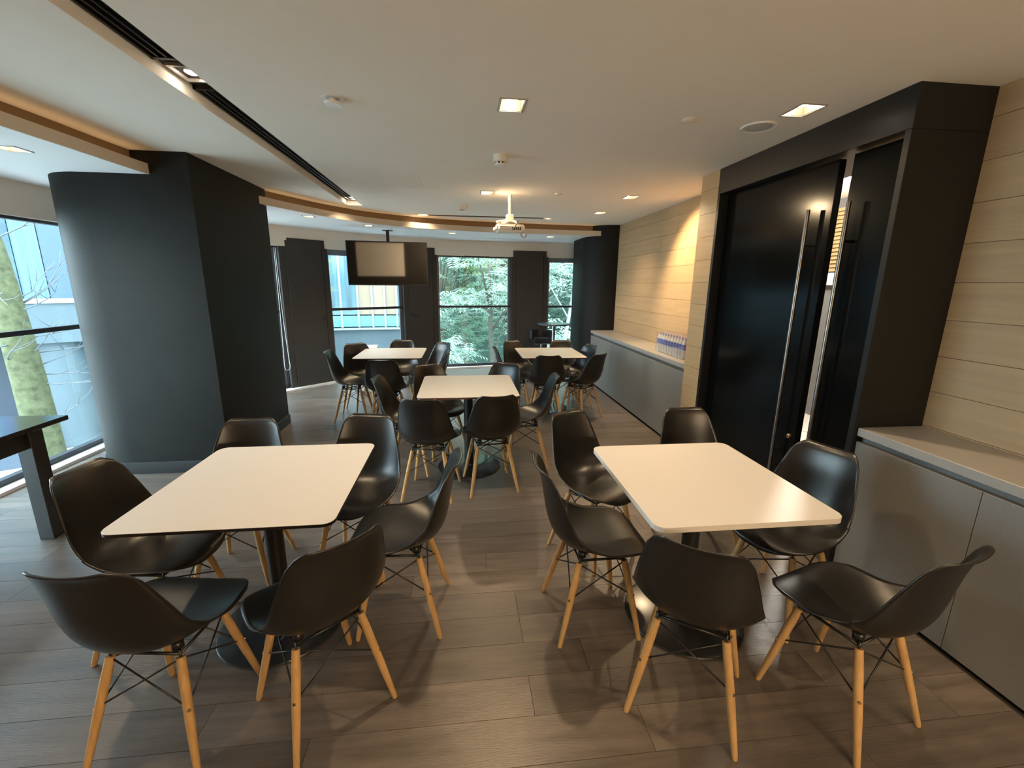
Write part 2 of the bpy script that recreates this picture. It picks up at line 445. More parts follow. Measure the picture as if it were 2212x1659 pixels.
bm = bmesh.new(); box(bm, -3.56, -3.40, YB, 1.34, -0.05, 2.10)  # unseen wall added in place of glazing, holds back daylight from the rear
struct(mesh_obj('wall_light_block', bm, 'valance_paint'), 'plain beige wall added beside the first window to block rear daylight')
P1a, P1b = Vector((-2.55, 6.80)), Vector((-2.085, 7.26))
P2a, P2b = Vector((-0.985, 8.04)), Vector((-0.475, 8.27))
P3a, P3b = Vector((0.985, 8.53)), Vector((1.62, 8.55))
WV = [('window_1', Vector((-3.53, 1.35)), Vector((-3.50, 4.75)), 'tall window beside the high black table overlooking the mossy tree', False),
      ('window_2', Vector((-3.28, 5.50)), P1a, 'narrow tall window between big black column and chain-side panel', False),
      ('window_3', P1b, P2a, 'tall window behind the hanging television facing the glass building', True),
      ('window_4', P2b, P3a, 'widest window filled with pale green trees', False),
      ('window_5', P3b, Vector((2.72, 8.59)), 'tall window behind the round bar table beside far column', True)]
for nm, a, b, lab, blind in WV:
    d = (b - a); Ln = d.length; d.normalize(); ang = math.atan2(d.y, d.x)
    e = empty(nm, (a.x, a.y, 0), ang); struct(e, lab)
    off = 0.07
    bm = bmesh.new()
    box(bm, 0, 0.035, off - 0.03, off + 0.03, 0.03, 2.09); box(bm, Ln - 0.035, Ln, off - 0.03, off + 0.03, 0.03, 2.09)
    box(bm, 0.035, Ln - 0.035, off - 0.03, off + 0.03, 2.06, 2.09); box(bm, 0.035, Ln - 0.035, off - 0.03, off + 0.03, 0.028, 0.075)
    o = mesh_obj('window_frame', bm, 'frame_dark', e)
    bm = bmesh.new(); box(bm, 0.035, Ln - 0.035, off - 0.025, off + 0.02, 1.148, 1.188)
    mesh_obj('transom_rail', bm, 'frame_dark', e)
    bm = bmesh.new(); box(bm, 0.035, 0.085, off + 0.0, off + 0.028, 0.075, 2.06); box(bm, Ln - 0.085, Ln - 0.035, off + 0.0, off + 0.028, 0.075, 2.06)
    mesh_obj('inner_frame', bm, 'frame_grey', e)
    for z0, z1 in ((0.075, 1.148), (1.188, 2.06)):
        bm = bmesh.new(); box(bm, 0.035, Ln - 0.035, off + 0.004, off + 0.010, z0, z1)
        mesh_obj('pane', bm, 'window_glass', e)
    if blind:
        bm = bmesh.new(); box(bm, 0.04, Ln - 0.04, off - 0.055, off - 0.005, 2.0, 2.085)
        mesh_obj('rolled_blind', bm, 'frame_grey', e)
# window chain on window_2
bm = bmesh.new()
c0 = P1a + (P1a - Vector((-3.28, 5.5))).normalized() * -0.10
dv = (P1a - Vector((-3.28, 5.5))).normalized(); nv = Vector((-dv.y, dv.x)) * -0.02
pts = []
for t in range(25):
    s = t / 24
    if s < 0.42: u = -0.02 + 0.0 * s; z = 2.06 - (2.06 - 0.36) * s / 0.42; u = -0.012 - 0.03 * (s / 0.42) ** 2
    elif s > 0.58: q = (1 - s) / 0.42; z = 2.06 - (2.06 - 0.36) * q; u = 0.012 + 0.045 * q ** 3
    else:
        q = (s - 0.42) / 0.16; ph = PI * q; u = -0.042 + 0.099 * (1 - math.cos(ph)) / 2; z = 0.36 - 0.05 * math.sin(ph)
    pts.append((c0.x + dv.x * u + nv.x, c0.y + dv.y * u + nv.y, z))
tube(bm, pts, 0.0035, 6)
tag(mesh_obj('blind_chain', bm, 'cord_white', None, True), 'white looped blind chain hanging at the narrow window beside black column', 'chain')

def vent_panel(a, b, label, side):
    d = b - a; Ln = d.length; d = d.normalized(); ang = math.atan2(d.y, d.x)
    e = empty('vent_panel', (a.x, a.y, 0), ang, label, 'panel', 'black opening panels between the windows')
    bm = bmesh.new()
    box(bm, -0.035, 0.05, -0.03, 0.10, 0.0, 2.09); box(bm, Ln - 0.05, Ln + 0.035, -0.03, 0.10, 0.0, 2.09)
    box(bm, 0.0, Ln, -0.03, 0.10, 2.09, 2.205)
    mesh_obj('panel_frame', bm, 'panel_paint', e)
    bm = bmesh.new(); box(bm, 0.056, Ln - 0.056, -0.036, 0.08, 0.015, 2.17); bmesh.ops.bevel(bm, geom=bm.edges[:], offset=0.002, segments=1, affect='EDGES')
    lf = mesh_obj('panel_leaf', bm, 'panel_paint', e)
    hx = Ln - 0.10 if side > 0 else 0.10
    bm = bmesh.new(); box(bm, hx - 0.012, hx + 0.012, -0.05, -0.036, 1.02, 1.08)
    tube(bm, [(hx, -0.05, 1.06), (hx, -0.065, 1.06), (hx - 0.10 * side, -0.066, 1.01)], 0.006, 6)
    mesh_obj('handle', bm, 'wire_black', lf)
    return e
vent_panel(P1a, P1b, 'black panel with small handle between narrow window and television window', 1)
vent_panel(P2a, P2b, 'black panel partly behind the hanging television', -1)
vent_panel(P3a, P3b, 'black panel between the two tree windows beside bar stool', 1)

# black columns ----------------------------------------------------
def rounded(x0, x1, y0, y1, r, rl=True):
    pts = [(x1, y0), (x1, y1)]
    for k in range(13):
        a = PI / 2 + (PI / 2) * k / 12; pts.append((x0 + r + r * math.cos(a), y1 - r + r * math.sin(a)))
    for k in range(13):
        a = PI + (PI / 2) * k / 12; pts.append((x0 + r + r * math.cos(a), y0 + r + r * math.sin(a)))
    return pts
bm = bmesh.new(); prism(bm, rounded(-3.17, -2.0, 3.77, 5.10, 0.42), -0.05, ZC + 0.02)
colo = struct(sharp(mesh_obj('column', bm, 'column_paint'), 30), 'large black column with rounded end beside the high table')
bm = bmesh.new(); prism(bm, rounded(-3.18, -1.99, 3.76, 5.11, 0.43), -0.004, 0.105)
bmesh.ops.bevel(bm, geom=[e for e in bm.edges if e.verts[0].co.z > .1 and e.verts[1].co.z > .1], offset=0.004, segments=1, affect='EDGES')
sharp(mesh_obj('baseboard', bm, 'column_base', colo), 30)
bm = bmesh.new(); prism(bm, rounded(2.04, 2.75, 7.07, 8.52, 0.46), -0.05, ZC + 0.02)
struct(sharp(mesh_obj('column', bm, 'column_paint'), 30), 'black rounded column at the far end of the grey counter')

# right wall -------------------------------------------------------
JZ = [0.866 + 0.1903 * k for k in range(-5, 9)] + [ZC]
JZ[0] = 0.0
def board_wall(name, label, x, y0, y1, z0, ends=None, ret=None):
    bm = bmesh.new(); box(bm, x + 0.014, x + 0.12, y0, y1, -0.05, ZC + 0.02)
    wl = struct(mesh_obj(name, bm, 'wall_backing'), label)
    for i in range(len(JZ) - 1):
        a, b = max(JZ[i], z0), JZ[i + 1]
        if b - a < 0.02: continue
        cuts = [y0, y1]
        if y1 - y0 > 2.6:
            s = y0 + (0.75 + 1.1 * ((i * 0.618) % 1)); cuts = [y0, s, y1] if y1 - s < 2.7 else [y0, s, s + 2.4, y1]
        for p, q in zip(cuts, cuts[1:]):
            bm = bmesh.new(); box(bm, x, x + 0.014, p + 0.001, q - 0.001, a + 0.0013, b - 0.0013)
            mesh_obj('oak_board', bm, 'oak_board', wl)
    return wl
board_wall('wall_right', 'pale oak boarded wall in recess behind far counter', XW, 3.88, 8.6, 0.55)
board_wall('wall_right_near', 'pale oak boarded wall in recess behind near counter', XW, YB, 2.03, 0.55)
st = board_wall('wall_right_pier', 'narrow pale oak boarded pier beside the black doors', XP, 3.625, 3.895, 0.0)
# pier return towards the far recess
for i in range(len(JZ) - 1):
    if JZ[i + 1] - JZ[i] < .02: continue
    bm = bmesh.new(); box(bm, XP + 0.12, XW, 3.881, 3.895, JZ[i] + 0.0013, JZ[i + 1] - 0.0013)
    mesh_obj('oak_board', bm, 'oak_board', st)
bm = bmesh.new(); box(bm, -3.75, 2.85, YB - 0.2, YB, -0.05, ZC + 0.02)
struct(mesh_obj('wall_back', bm, 'panel_paint'), 'plain dark back wall of the room')
bm = bmesh.new(); box(bm, 2.745, 2.9, 8.5, 8.9, -0.05, 2.8); box(bm, 2.63, 2.9, 3.63, 8.6, -0.05, 2.8); box(bm, 2.63, 2.9, YB - .2, 2.02, -0.05, 2.8)
struct(mesh_obj('wall_right_core', bm, 'wall_backing'), 'structural wall behind the oak boards')

# door portal ------------------------------------------------------
PY0, PY1 = 2.03, 3.625
por = empty('door_portal', (XP, 2.83, 0), 0, 'black lacquered portal framing tall double doors', 'portal')
def pbox(name, x0, x1, y0, y1, z0, z1, m, parent, r=0.0):
    bm = bmesh.new(); box(bm, x0 - XP, x1 - XP, y0 - 2.83, y1 - 2.83, z0, z1)
    if r: bmesh.ops.bevel(bm, geom=bm.edges[:], offset=r, segments=1, affect='EDGES')
    return mesh_obj(name, bm, m, parent)
pbox('lintel', XP, XP + 0.52, PY0, PY1, 2.325, ZC, 'black_lacquer', por, 0.002)
pbox('jamb', XP, XP + 0.52, PY0, PY0 + 0.035, 0, 2.325, 'black_lacquer', por, 0.002)
pbox('jamb', XP, XP + 0.52, PY1 - 0.03, PY1, 0, 2.325, 'black_lacquer', por, 0.002)
XD = XP + 0.075
def door(name, label, y0, y1, hy):
    e = empty(name, (XD, (y0 + y1) / 2, 0)); struct(e, label)
    yc = (y0 + y1) / 2
    def b(n, x0, x1, a, c, z0, z1, m, p, r=0.002):
        bm = bmesh.new(); box(bm, x0, x1, a - yc, c - yc, z0, z1); bmesh.ops.bevel(bm, geom=bm.edges[:], offset=r, segments=1, affect='EDGES')
        return mesh_obj(n, bm, m, p)
    lf = b('door_leaf', 0.0, 0.045, y0, y1, 0.012, 2.318, 'black_glass', e)
    bm = bmesh.new(); tube(bm, [(-0.05, hy - yc, 0.30), (-0.05, hy - yc, 2.06)], 0.012, 12)
    h = mesh_obj('handle', bm, 'steel_brushed', lf, True); sharp(h, 50)
    bm = bmesh.new()
    for z in (0.5, 1.85): tube(bm, [(-0.05, hy - yc, z), (0.0, hy - yc, z)], 0.009, 8)
    mesh_obj('handle_post', bm, 'steel_brushed', h)
    return e, lf, yc
e, lf, yc = door('door_1', 'black glossy door leaf next to the oak pier with long steel handle', 2.511, PY1 - 0.032, 2.637)
bm = bmesh.new(); lathe(bm, [(0, 0), (0.016, 0), (0.016, 0.01), (0.012, 0.014), (0, 0.014)], seg=16)
k = mesh_obj('lock', bm, 'bolt_metal', lf); k.rotation_euler = (0, -PI / 2, 0); k.location = (0, 2.56 - yc, 0.62)
door('door_2', 'black glossy door leaf next to near cabinets with long steel handle', PY0 + 0.037, 2.415, 2.344)

# neighbouring room glimpsed through the door gap
bm = bmesh.new(); box(bm, 2.63, 5.2, 1.5, 6.5, -0.30, -0.01)
fl2 = struct(mesh_obj('floor_lobby', bm, 'room_grey'), 'pale tiled lobby floor beyond the black doors')
for i in range(8):
    for j in range(15):
        bm = bmesh.new(); box(bm, 2.64 + .3 * i + .003, 2.94 + .3 * i - .003, 1.9 + .3 * j + .003, 2.2 + .3 * j - .003, -0.01, 0.0)
        mesh_obj('tile', bm, 'tile_white', fl2)
bm = bmesh.new(); box(bm, 4.4, 4.5, 1.5, 6.5, 0, 2.8)
wl2 = struct(mesh_obj('wall_lobby', bm, 'room_grey'), 'grey lobby wall with oak slats above')
for i in range(16):
    bm = bmesh.new(); z = 1.78 + i * 0.045; box(bm, 4.37, 4.4, 1.6, 6.4, z, z + 0.034); mesh_obj('slat', bm, 'slat_oak', wl2)
bm = bmesh.new(); box(bm, 4.34, 4.4, 1.6, 6.4, 1.62, 1.76); mesh_obj('wall_band', bm, 'tile_white', wl2)
bm = bmesh.new(); box(bm, 2.63, 5.2, 1.5, 6.5, 2.6, 2.8); struct(mesh_obj('ceiling_lobby', bm, 'ceiling_paint'), 'white lobby ceiling beyond the doors')
bm = bmesh.new(); box(bm, 2.63, 5.2, 1.4, 1.5, -0.3, 2.8); box(bm, 2.63, 5.2, 6.5, 6.6, -0.3, 2.8); struct(mesh_obj('wall_lobby_end', bm, 'ceiling_paint'), 'white end walls of lobby beyond the doors')
e = empty('lobby_light', (3.5, 3.9, 2.6), 0, 'round surface light on lobby ceiling beyond the doors', 'light')
bm = bmesh.new(); lathe(bm, [(0, -0.03), (0.12, -0.03), (0.13, 0.0), (0, 0)]); mesh_obj('diffuser', bm, 'lamp_glow', e)
ld = bpy.data.lights.new('lobby_lamp', 'POINT'); ld.energy = 110; ld.color = (1, 0.93, 0.82); ld.shadow_soft_size = 0.1
lo = bpy.data.objects.new('lobby_lamp', ld); COL.objects.link(lo); lo.parent = e; lo.location = (0, 0, -0.15)

# cabinets and counters -------------------------------------------
def cabinet_run(edges, lab, group):
    for i, (a, b, l) in enumerate(edges):
        yc = (a + b) / 2; hw = (b - a) / 2
        e = empty('base_cabinet', (XCAB, yc, 0), 0, l, 'cabinet', group)
        def b_(n, x0, x1, y0, y1, z0, z1, m, r=0.0015):
            bm = bmesh.new(); box(bm, x0, x1, y0, y1, z0, z1)
            if r: bmesh.ops.bevel(bm, geom=bm.edges[:], offset=r, segments=1, affect='EDGES')
            return mesh_obj(n, bm, m, e)
        b_('cabinet_body', 0.035, 0.375, -hw, hw, 0.015, 0.815, 'cabinet_grey', 0)
        b_('cabinet_door', 0.0, 0.02, -hw + 0.0012, hw - 0.0012, 0.016, 0.782, 'cabinet_grey')
        b_('plinth', 0.02, 0.05, -hw, hw, 0.0, 0.015, 'kick_black', 0)
def counter(y0, y1, label, hide):
    bm = bmesh.new(); box(bm, XCAB - 0.005, XW - 0.002, y0, y1, 0.815, 0.86); bmesh.ops.bevel(bm, geom=bm.edges[:], offset=0.002, segments=1, affect='EDGES')
    tag(mesh_obj('countertop', bm, 'counter_grey'), label, 'counter')
cabinet_run([(1.43, 2.028, 'short grey handleless cabinet against the black door portal'), (0.2, 1.43, 'wide grey handleless cabinet behind angled chair, one from the portal'),
             (-1.0, 0.2, 'grey handleless cabinet further along near counter')], '', 'grey cabinets under near counter')
cabinet_run([(3.9, 4.94, 'grey handleless cabinet below bottled water'), (4.94, 6.05, 'grey handleless cabinet in the middle of far counter run'),
             (6.05, 7.065, 'grey handleless cabinet ending at far black column')], '', 'grey cabinets under far counter')
counter(-1.0, 2.026, 'grey stone counter in near recess against the black portal', 0)
counter(3.9, 7.067, 'long grey counter in far recess holding bottled water', 0)

# ceiling fixtures -------------------------------------------------
def downlight(x, y, z, aim, pw, label, k):
    inslot = k in (14, 15, 16); small = k >= 17; sof_ = z < 2.4
    zz = z + 0.075 if inslot else (z + 0.06 if small else z)
    e = empty('recessed_downlight', (x, y, zz), 0, label, 'downlight', 'recessed ceiling downlights')
    hx, hy = (HS, HS) if sof_ else ((0.07, 0.09) if inslot else ((0.04, 0.055) if small else (HX, HY)))
    d = 0.055 if sof_ else 0.085
    if not small and not inslot:
        bm = bmesh.new(); t = 0.010
        for (a, b, c, dd_) in ((-hx - t, hx + t, -hy - t, -hy), (-hx - t, hx + t, hy, hy + t), (-hx - t, -hx, -hy, hy), (hx, hx + t, -hy, hy)):
            box(bm, a, b, c, dd_, -0.004, 0.0)
        mesh_obj('trim_ring', bm, 'fixture_trim', e)
        bm = bmesh.new(); t = 0.003
        for (a, b, c, dd_) in ((-hx, hx, -hy, -hy + t), (-hx, hx, hy - t, hy), (-hx, -hx + t, -hy + t, hy - t), (hx - t, hx, -hy + t, hy - t)):
            box(bm, a, b, c, dd_, 0.0, d)
        box(bm, -hx, hx, -hy, hy, d - 0.003, d)
        mesh_obj('reflector_box', bm, 'reflector', e)
        zl = 0.028 if not sof_ else 0.022
    else:
        bm = bmesh.new(); t = 0.012; h = 0.018
        for (a, b, c, dd_) in ((-hx, hx, -hy, -hy + t), (-hx, hx, hy - t, hy), (-hx, -hx + t, -hy + t, hy - t), (hx - t, hx, -hy + t, hy - t)):
            box(bm, a, b, c, dd_, -h, 0.0)
        mesh_obj('trim_ring', bm, 'fixture_trim' if inslot else 'reflector', e)
        zl = -0.006
    a = Vector(aim) - Vector((x, y, zz + zl)); a.normalize()
    bm = bmesh.new(); lathe(bm, [(0, 0.0), (0.03, 0.0), (0.036, -0.004), (0.036, -0.03), (0, -0.03)], seg=20)
    l = mesh_obj('lamp', bm, 'lamp_glow', e); l.rotation_euler = a.to_track_quat('Z', 'Y').to_euler(); l.location = (0, 0, zl)
    ld = bpy.data.lights.new('downlight_lamp', 'SPOT'); ld.energy = SPOT * pw; ld.color = WARM; ld.shadow_soft_size = 0.028
    ld.spot_size = math.radians(118 if k not in (3,) else 74); ld.spot_blend = 0.75
    lo = bpy.data.objects.new('downlight_lamp', ld); COL.objects.link(lo); lo.parent = e
    lo.location = Vector((0, 0, zl)) + a * 0.012
    if k in (2, 3): lo.location.z = -0.035; ld.spot_size = math.radians(165 if k == 2 else 114); ld.spot_blend = 0.6
    lo.rotation_euler = a.to_track_quat('-Z', 'Y').to_euler()
for k, (x, yy, z, aim, pw, lab) in enumerate(DL): downlight(x, yy, z, aim, pw, lab, k)

# slot diffusers inside the long groove
for n, (y0, y1, lab) in enumerate(((YB + 0.35, 2.43, 'black linear air slot nearer the back wall inside ceiling groove'), (2.74, 5.70, 'black linear air slot nearer the windows inside ceiling groove'))):
    e = empty('linear_diffuser', ((GX0 + GX1) / 2, (y0 + y1) / 2, ZC + 0.074), 0, lab, 'air diffuser', 'slot diffusers in the long ceiling groove')
    h = (y1 - y0) / 2; wd = (GX1 - GX0) / 2 - 0.002
    bm = bmesh.new(); box(bm, -wd, wd, -h, h, -0.004, 0.0); mesh_obj('backing', bm, 'slot_black', e)
    bm = bmesh.new(); box(bm, -wd, -wd + 0.012, -h, h, -0.02, -0.004); box(bm, wd - 0.012, wd, -h, h, -0.02, -0.004); box(bm, -wd, wd, -h, -h + 0.02, -0.02, -0.004); box(bm, -wd, wd, h - 0.02, h, -0.02, -0.004)
    mesh_obj('diffuser_frame', bm, 'slot_black', e)
    for q in range(4):
        bm = bmesh.new(); xx = -0.055 + q * 0.035; box(bm, xx, xx + 0.008, -h, h, -0.018, -0.006); mesh_obj('blade', bm, 'slot_bar', e)
bm = bmesh.new(); wd = 0.0; box(bm, GX0 + 0.002, GX1 - 0.002, 2.435, 2.735, ZC + 0.071, ZC + 0.0745); box(bm, GX0 + 0.002, GX1 - 0.002, 5.705, 5.925, ZC + 0.071, ZC + 0.0745)
o = mesh_obj('groove_lining', bm, 'slot_black', ceil)
bm = bmesh.new(); box(bm, -0.69, 1.83, 7.955, 8.005, ZS + 0.034, ZS + 0.0395)
tag(mesh_obj('slot_vent', bm, 'frame_grey'), 'thin grey air slot in soffit before the tree windows', 'air slot')
bm = bmesh.new(); box(bm, -0.58, 1.355, 6.535, 6.635, ZC + 0.052, ZC + 0.0595); box(bm, -0.58, 1.20, 6.633, 6.6395, ZC, ZC + 0.052)
o = mesh_obj('slot_shade', bm, 'recess_shade', ceil)  # dark sheets inside the slot stand in for its shade

def disc(name, x, y, z, prof, m, label, cat, group=None):
    e = empty(name, (x, y, z), 0, label, cat, group); return e
e = disc('sprinkler_cover', -0.645, 2.62, ZC, None, None, 'round white ceiling cap beside the black slot', 'ceiling cap', 'round ceiling caps')
bm = bmesh.new(); lathe(bm, [(0, -0.030), (0.040, -0.030), (0.044, -0.026), (0.044, -0.018), (0.014, -0.018), (0.014, 0), (0, 0)]); sharp(mesh_obj('cap_plate', bm, 'fixture_white', e))
bm = bmesh.new(); lathe(bm, [(0.03, -0.002), (0.055, -0.003), (0.055, 0.0), (0.03, 0)]); sharp(mesh_obj('cap_rim', bm, 'fixture_white', e))
for x, yy, lab, r in ((1.307, 2.64, 'round cream ceiling cap between downlight and ceiling speaker', 0.045), (1.025, 4.83, 'small round ceiling cap between projector and oak wall downlight', 0.035), (-1.50, 5.80, 'small round cap in soffit next to big column downlight', 0.03)):
    z = ZS if x < 0 else ZC
    e = disc('sprinkler_cover', x, yy, z, None, None, lab, 'ceiling cap', 'round ceiling caps')
    bm = bmesh.new(); lathe(bm, [(0, -0.007), (r * .85, -0.007), (r, -0.003), (r, 0.0), (0, 0.0)]); sharp(mesh_obj('cap_plate', bm, 'plastic_white', e))
e = disc('ceiling_speaker', 1.765, 2.685, ZC, None, None, 'large round ceiling speaker beside the black doors', 'speaker')
bm = bmesh.new(); lathe(bm, [(0.075, -0.004), (0.095, -0.009), (0.10, 0.0), (0.075, 0.0)], seg=32); sharp(mesh_obj('speaker_rim', bm, 'fixture_white', e))
bm = bmesh.new(); lathe(bm, [(0, -0.008), (0.05, -0.007), (0.078, -0.003), (0.078, 0), (0, 0)], seg=32); sharp(mesh_obj('grille', bm, 'speaker_grille', e))
for x, yy, lab in ((0.30, 3.50, 'cylindrical smoke detector with dark vents over the middle table'), (0.018, 5.72, 'cylindrical smoke detector between short slot and projector')):
    e = disc('smoke_detector', x, yy, ZC, None, None, lab, 'smoke detector', 'ceiling smoke detectors')
    bm = bmesh.new(); lathe(bm, [(0, 0), (0.052, 0), (0.052, -0.045), (0.046, -0.05), (0, -0.05)]); sharp(mesh_obj('base', bm, 'plastic_white', e))
    bm = bmesh.new(); lathe(bm, [(0.036, -0.05), (0.034, -0.064), (0.0, -0.064)]); sharp(mesh_obj('vent_ring', bm, 'plastic_dark', e))
    bm = bmesh.new(); lathe(bm, [(0.041, -0.062), (0.038, -0.068), (0.02, -0.074), (0, -0.074)]); sharp(mesh_obj('sensor_cap', bm, 'fixture_white', e))
    bm = bmesh.new()
    for q in range(8):
        a = q * PI / 4; obox(bm, (0.037 * math.cos(a), 0.037 * math.sin(a)), (math.cos(a), math.sin(a)), 0.003, 0.006, -0.064, -0.05)
    mesh_obj('vent_rib', bm, 'fixture_white', e)

# unseen globe lamps added behind the camera for warm fill light
for x, lab in ((0.95, 'added fill light globe at rear of room, beside reflection card'), (1.45, 'added fill light globe at rear of room, in the middle'), (1.95, 'added fill light globe at rear of room, oak wall side')):
    e = empty('fill_globe', (x, -1.9, ZC), 0, lab, 'fill lamp', 'added fill globes at the rear')
    bm = bmesh.new(); lathe(bm, [(0, 0), (0.05, 0), (0.05, -0.02), (0, -0.02)]); mesh_obj('canopy', bm, 'fixture_white', e)
    bm = bmesh.new(); tube(bm, [(0, 0, -0.02), (0, 0, -0.72)], 0.003, 6); mesh_obj('cord', bm, 'wire_black', e)
    bm = bmesh.new(); bmesh.ops.create_uvsphere(bm, u_segments=24, v_segments=16, radius=0.10); o = mesh_obj('globe', bm, 'fill_glow', e, True); o.location = (0, 0, -0.82)

e = empty('reflection_card', (-0.95, YB + 0.004, 0), 0, 'white card added on the dark back wall for the television reflection', 'screen')  # unseen card added to give the television its pale reflection
rbox('card_face', -0.85, 0.85, 0.03, 0.034, 0.72, 1.92, 'card_white', e, 0); rbox('card_case', -0.9, 0.9, 0.0, 0.07, 1.93, 2.01, 'plastic_dark', e, 0.004)

# projector --------------------------------------------------------
e = empty('projector', (0.53, 4.96, ZC), math.radians(8), 'cream projector hanging from ceiling pole above the tables', 'projector')
bm = bmesh.new(); tube(bm, [(0, 0, 0), (0, 0, -0.075)], 0.021, 16); tube(bm, [(0, 0, -0.07), (0, 0, -0.21)], 0.016, 16); sharp(mesh_obj('mount_pole', bm, 'plastic_white', e), 40)
o = rbox('mount_bracket', -0.036, 0.036, -0.03, 0.03, -0.265, -0.20, 'plastic_white', e, 0.004)
bm = bmesh.new()
tube(bm, [(-0.02, 0, -0.255), (-0.10, -0.05, -0.275), (-0.155, -0.06, -0.285), (-0.155, -0.06, -0.30)], 0.011, 8)
tube(bm, [(0.02, 0, -0.255), (0.06, -0.04, -0.275), (0.07, -0.06, -0.31)], 0.011, 8)
tube(bm, [(0.0, 0.02, -0.255), (-0.06, 0.10, -0.275), (-0.08, 0.11, -0.31)], 0.011, 8)
mesh_obj('bracket_arm', bm, 'plastic_white', e, True)
bm = bmesh.new(); box(bm, -0.165, 0.125, -0.115, 0.115, -0.385, -0.30); bmesh.ops.bevel(bm, geom=bm.edges[:], offset=0.028, segments=3, affect='EDGES')
b = mesh_obj('projector_body', bm, 'plastic_white', e); sharp(b, 40)
bm = bmesh.new()
for i in range(5): box(bm, 0.0 + i * 0.02, 0.012 + i * 0.02, -0.1175, -0.114, -0.365, -0.335)
mesh_obj('vent_port', bm, 'plastic_dark', b)
bm = bmesh.new(); lathe(bm, [(0, 0), (0.034, 0), (0.036, 0.02), (0.028, 0.024), (0.02, 0.012), (0, 0.012)], seg=20)
o = sharp(mesh_obj('lens', bm, 'plastic_dark', b)); o.rotation_euler = (-PI / 2, 0, 0); o.location = (-0.09, 0.112, -0.34)
bm = bmesh.new(); box(bm, 0.085, 0.145, -0.10, -0.02, -0.375, -0.305); bmesh.ops.bevel(bm, geom=bm.edges[:], offset=0.012, segments=2, affect='EDGES')
mesh_obj('cable_block', bm, 'plastic_white', e)
bm = bmesh.new(); tube(bm, catmull([(0.045, -0.02, -0.23), (0.075, -0.05, -0.26), (0.05, -0.10, -0.30), (0.02, -0.13, -0.345), (0.01, -0.118, -0.36)], 5), 0.0055, 6); mesh_obj('power_cable', bm, 'plastic_dark', e, True)
for q in range(2):
    bm = bmesh.new(); c = Vector((0.135 + 0.01 * q, -0.07, -0.405)); tube(bm, [c + Vector((0.028 * math.sin(2 * PI * t / 14), 0.01 * q + .004 * math.cos(2 * PI * t / 14), 0.030 * math.cos(2 * PI * t / 14))) for t in range(15)], 0.005, 6)
    mesh_obj('cable_loop', bm, 'speaker_grille', e, True)

# television -------------------------------------------------------
n = Vector((0.095, -0.987, -0.052)).normalized()
e = empty('television', (-1.09, 6.98, 1.872), 0, 'large flat television hanging from ceiling pole before the window', 'television')
xa = Vector((0, 0, 1)).cross(n).normalized() * 1.0   # screen right
if xa.x < 0: xa = -xa
za = n.cross(xa).normalized()
if za.z < 0: za = -za
ya = za.cross(xa)
R3 = Matrix((xa, ya, za)).transposed()
def tvpart(name, x0, x1, y0, y1, z0, z1, m, r=0.004, parent=None):
    bm = bmesh.new(); box(bm, x0, x1, y0, y1, z0, z1); bmesh.ops.bevel(bm, geom=bm.edges[:], offset=r, segments=2, affect='EDGES')
    bm.transform(R3.to_4x4()); return mesh_obj(name, bm, m, parent or e)
b = tvpart('casing', -0.585, 0.585, 0.0, 0.045, -0.32, 0.32, 'tv_black')
tvpart('screen', -0.572, 0.572, -0.0035, 0.002, -0.300, 0.307, 'tv_screen', 0.001)
tvpart('rear_housing', -0.35, 0.35, 0.04, 0.085, -0.25, 0.15, 'tv_black', 0.01)
o = rbox('mount_pole', -0.022, 0.022, 0.085, 0.125, -0.10, ZS - 1.872, 'powder_black', e, 0.003)
rbox('mount_plate', -0.20, 0.20, 0.06, 0.09, -0.12, 0.02, 'powder_black', e, 0.003)
rbox('ceiling_plate', -0.07, 0.07, 0.04, 0.17, ZS - 1.872 - 0.008, ZS - 1.872, 'powder_black', e, 0.002)

# tables -----------------------------------------------------------
def square_table(x, y, sx, sy, th, edge, label, zt=0.742):
    e = empty('square_table', (x, y, 0), 0, label, 'table', 'white square pedestal tables')
    r = 0.045; poly = []
    for cx_, cy_, a0 in ((sx / 2 - r, -sy / 2 + r, -PI / 2), (sx / 2 - r, sy / 2 - r, 0), (-sx / 2 + r, sy / 2 - r, PI / 2), (-sx / 2 + r, -sy / 2 + r, PI)):
        for k in range(7):
            a = a0 + PI / 2 * k / 6; poly.append((cx_ + r * math.cos(a), cy_ + r * math.sin(a)))
    bm = bmesh.new(); prism(bm, poly, zt - th, zt, 1, 0)
    top = [ed for ed in bm.edges if all(abs(v.co.z - zt) < 1e-6 for v in ed.verts)]
    bmesh.ops.bevel(bm, geom=top, offset=0.0012, segments=1, affect='EDGES')
    sharp(mesh_obj('tabletop', bm, None, e, mats=['table_white', edge]), 40)
    bm = bmesh.new(); tube(bm, [(0, 0, 0.012), (0, 0, zt - th - 0.012)], 0.039, 24); sharp(mesh_obj('pedestal', bm, 'powder_black', e), 40)
    bm = bmesh.new(); box(bm, -0.2, 0.2, -0.03, 0.03, zt - th - 0.014, zt - th - 0.002); box(bm, -0.03, 0.03, -0.2, 0.2, zt - th - 0.015, zt - th - 0.001); mesh_obj('spider_bracket', bm, 'powder_black', e)
    bm = bmesh.new(); lathe(bm, [(0, 0), (0.275, 0), (0.278, 0.004), (0.275, 0.009), (0.26, 0.012), (0.05, 0.02), (0.045, 0.03), (0, 0.03)], seg=48); sharp(mesh_obj('base_disc', bm, 'base_black', e), 30)
    return e
square_table(-0.873, 1.915, 0.79, 0.83, 0.013, 'table_edge_black', 'white square table with thin black edge next to big black column')
square_table(1.07, 1.765, 0.76, 0.82, 0.022, 'table_white', 'white square table with thick white edge next to black doors')
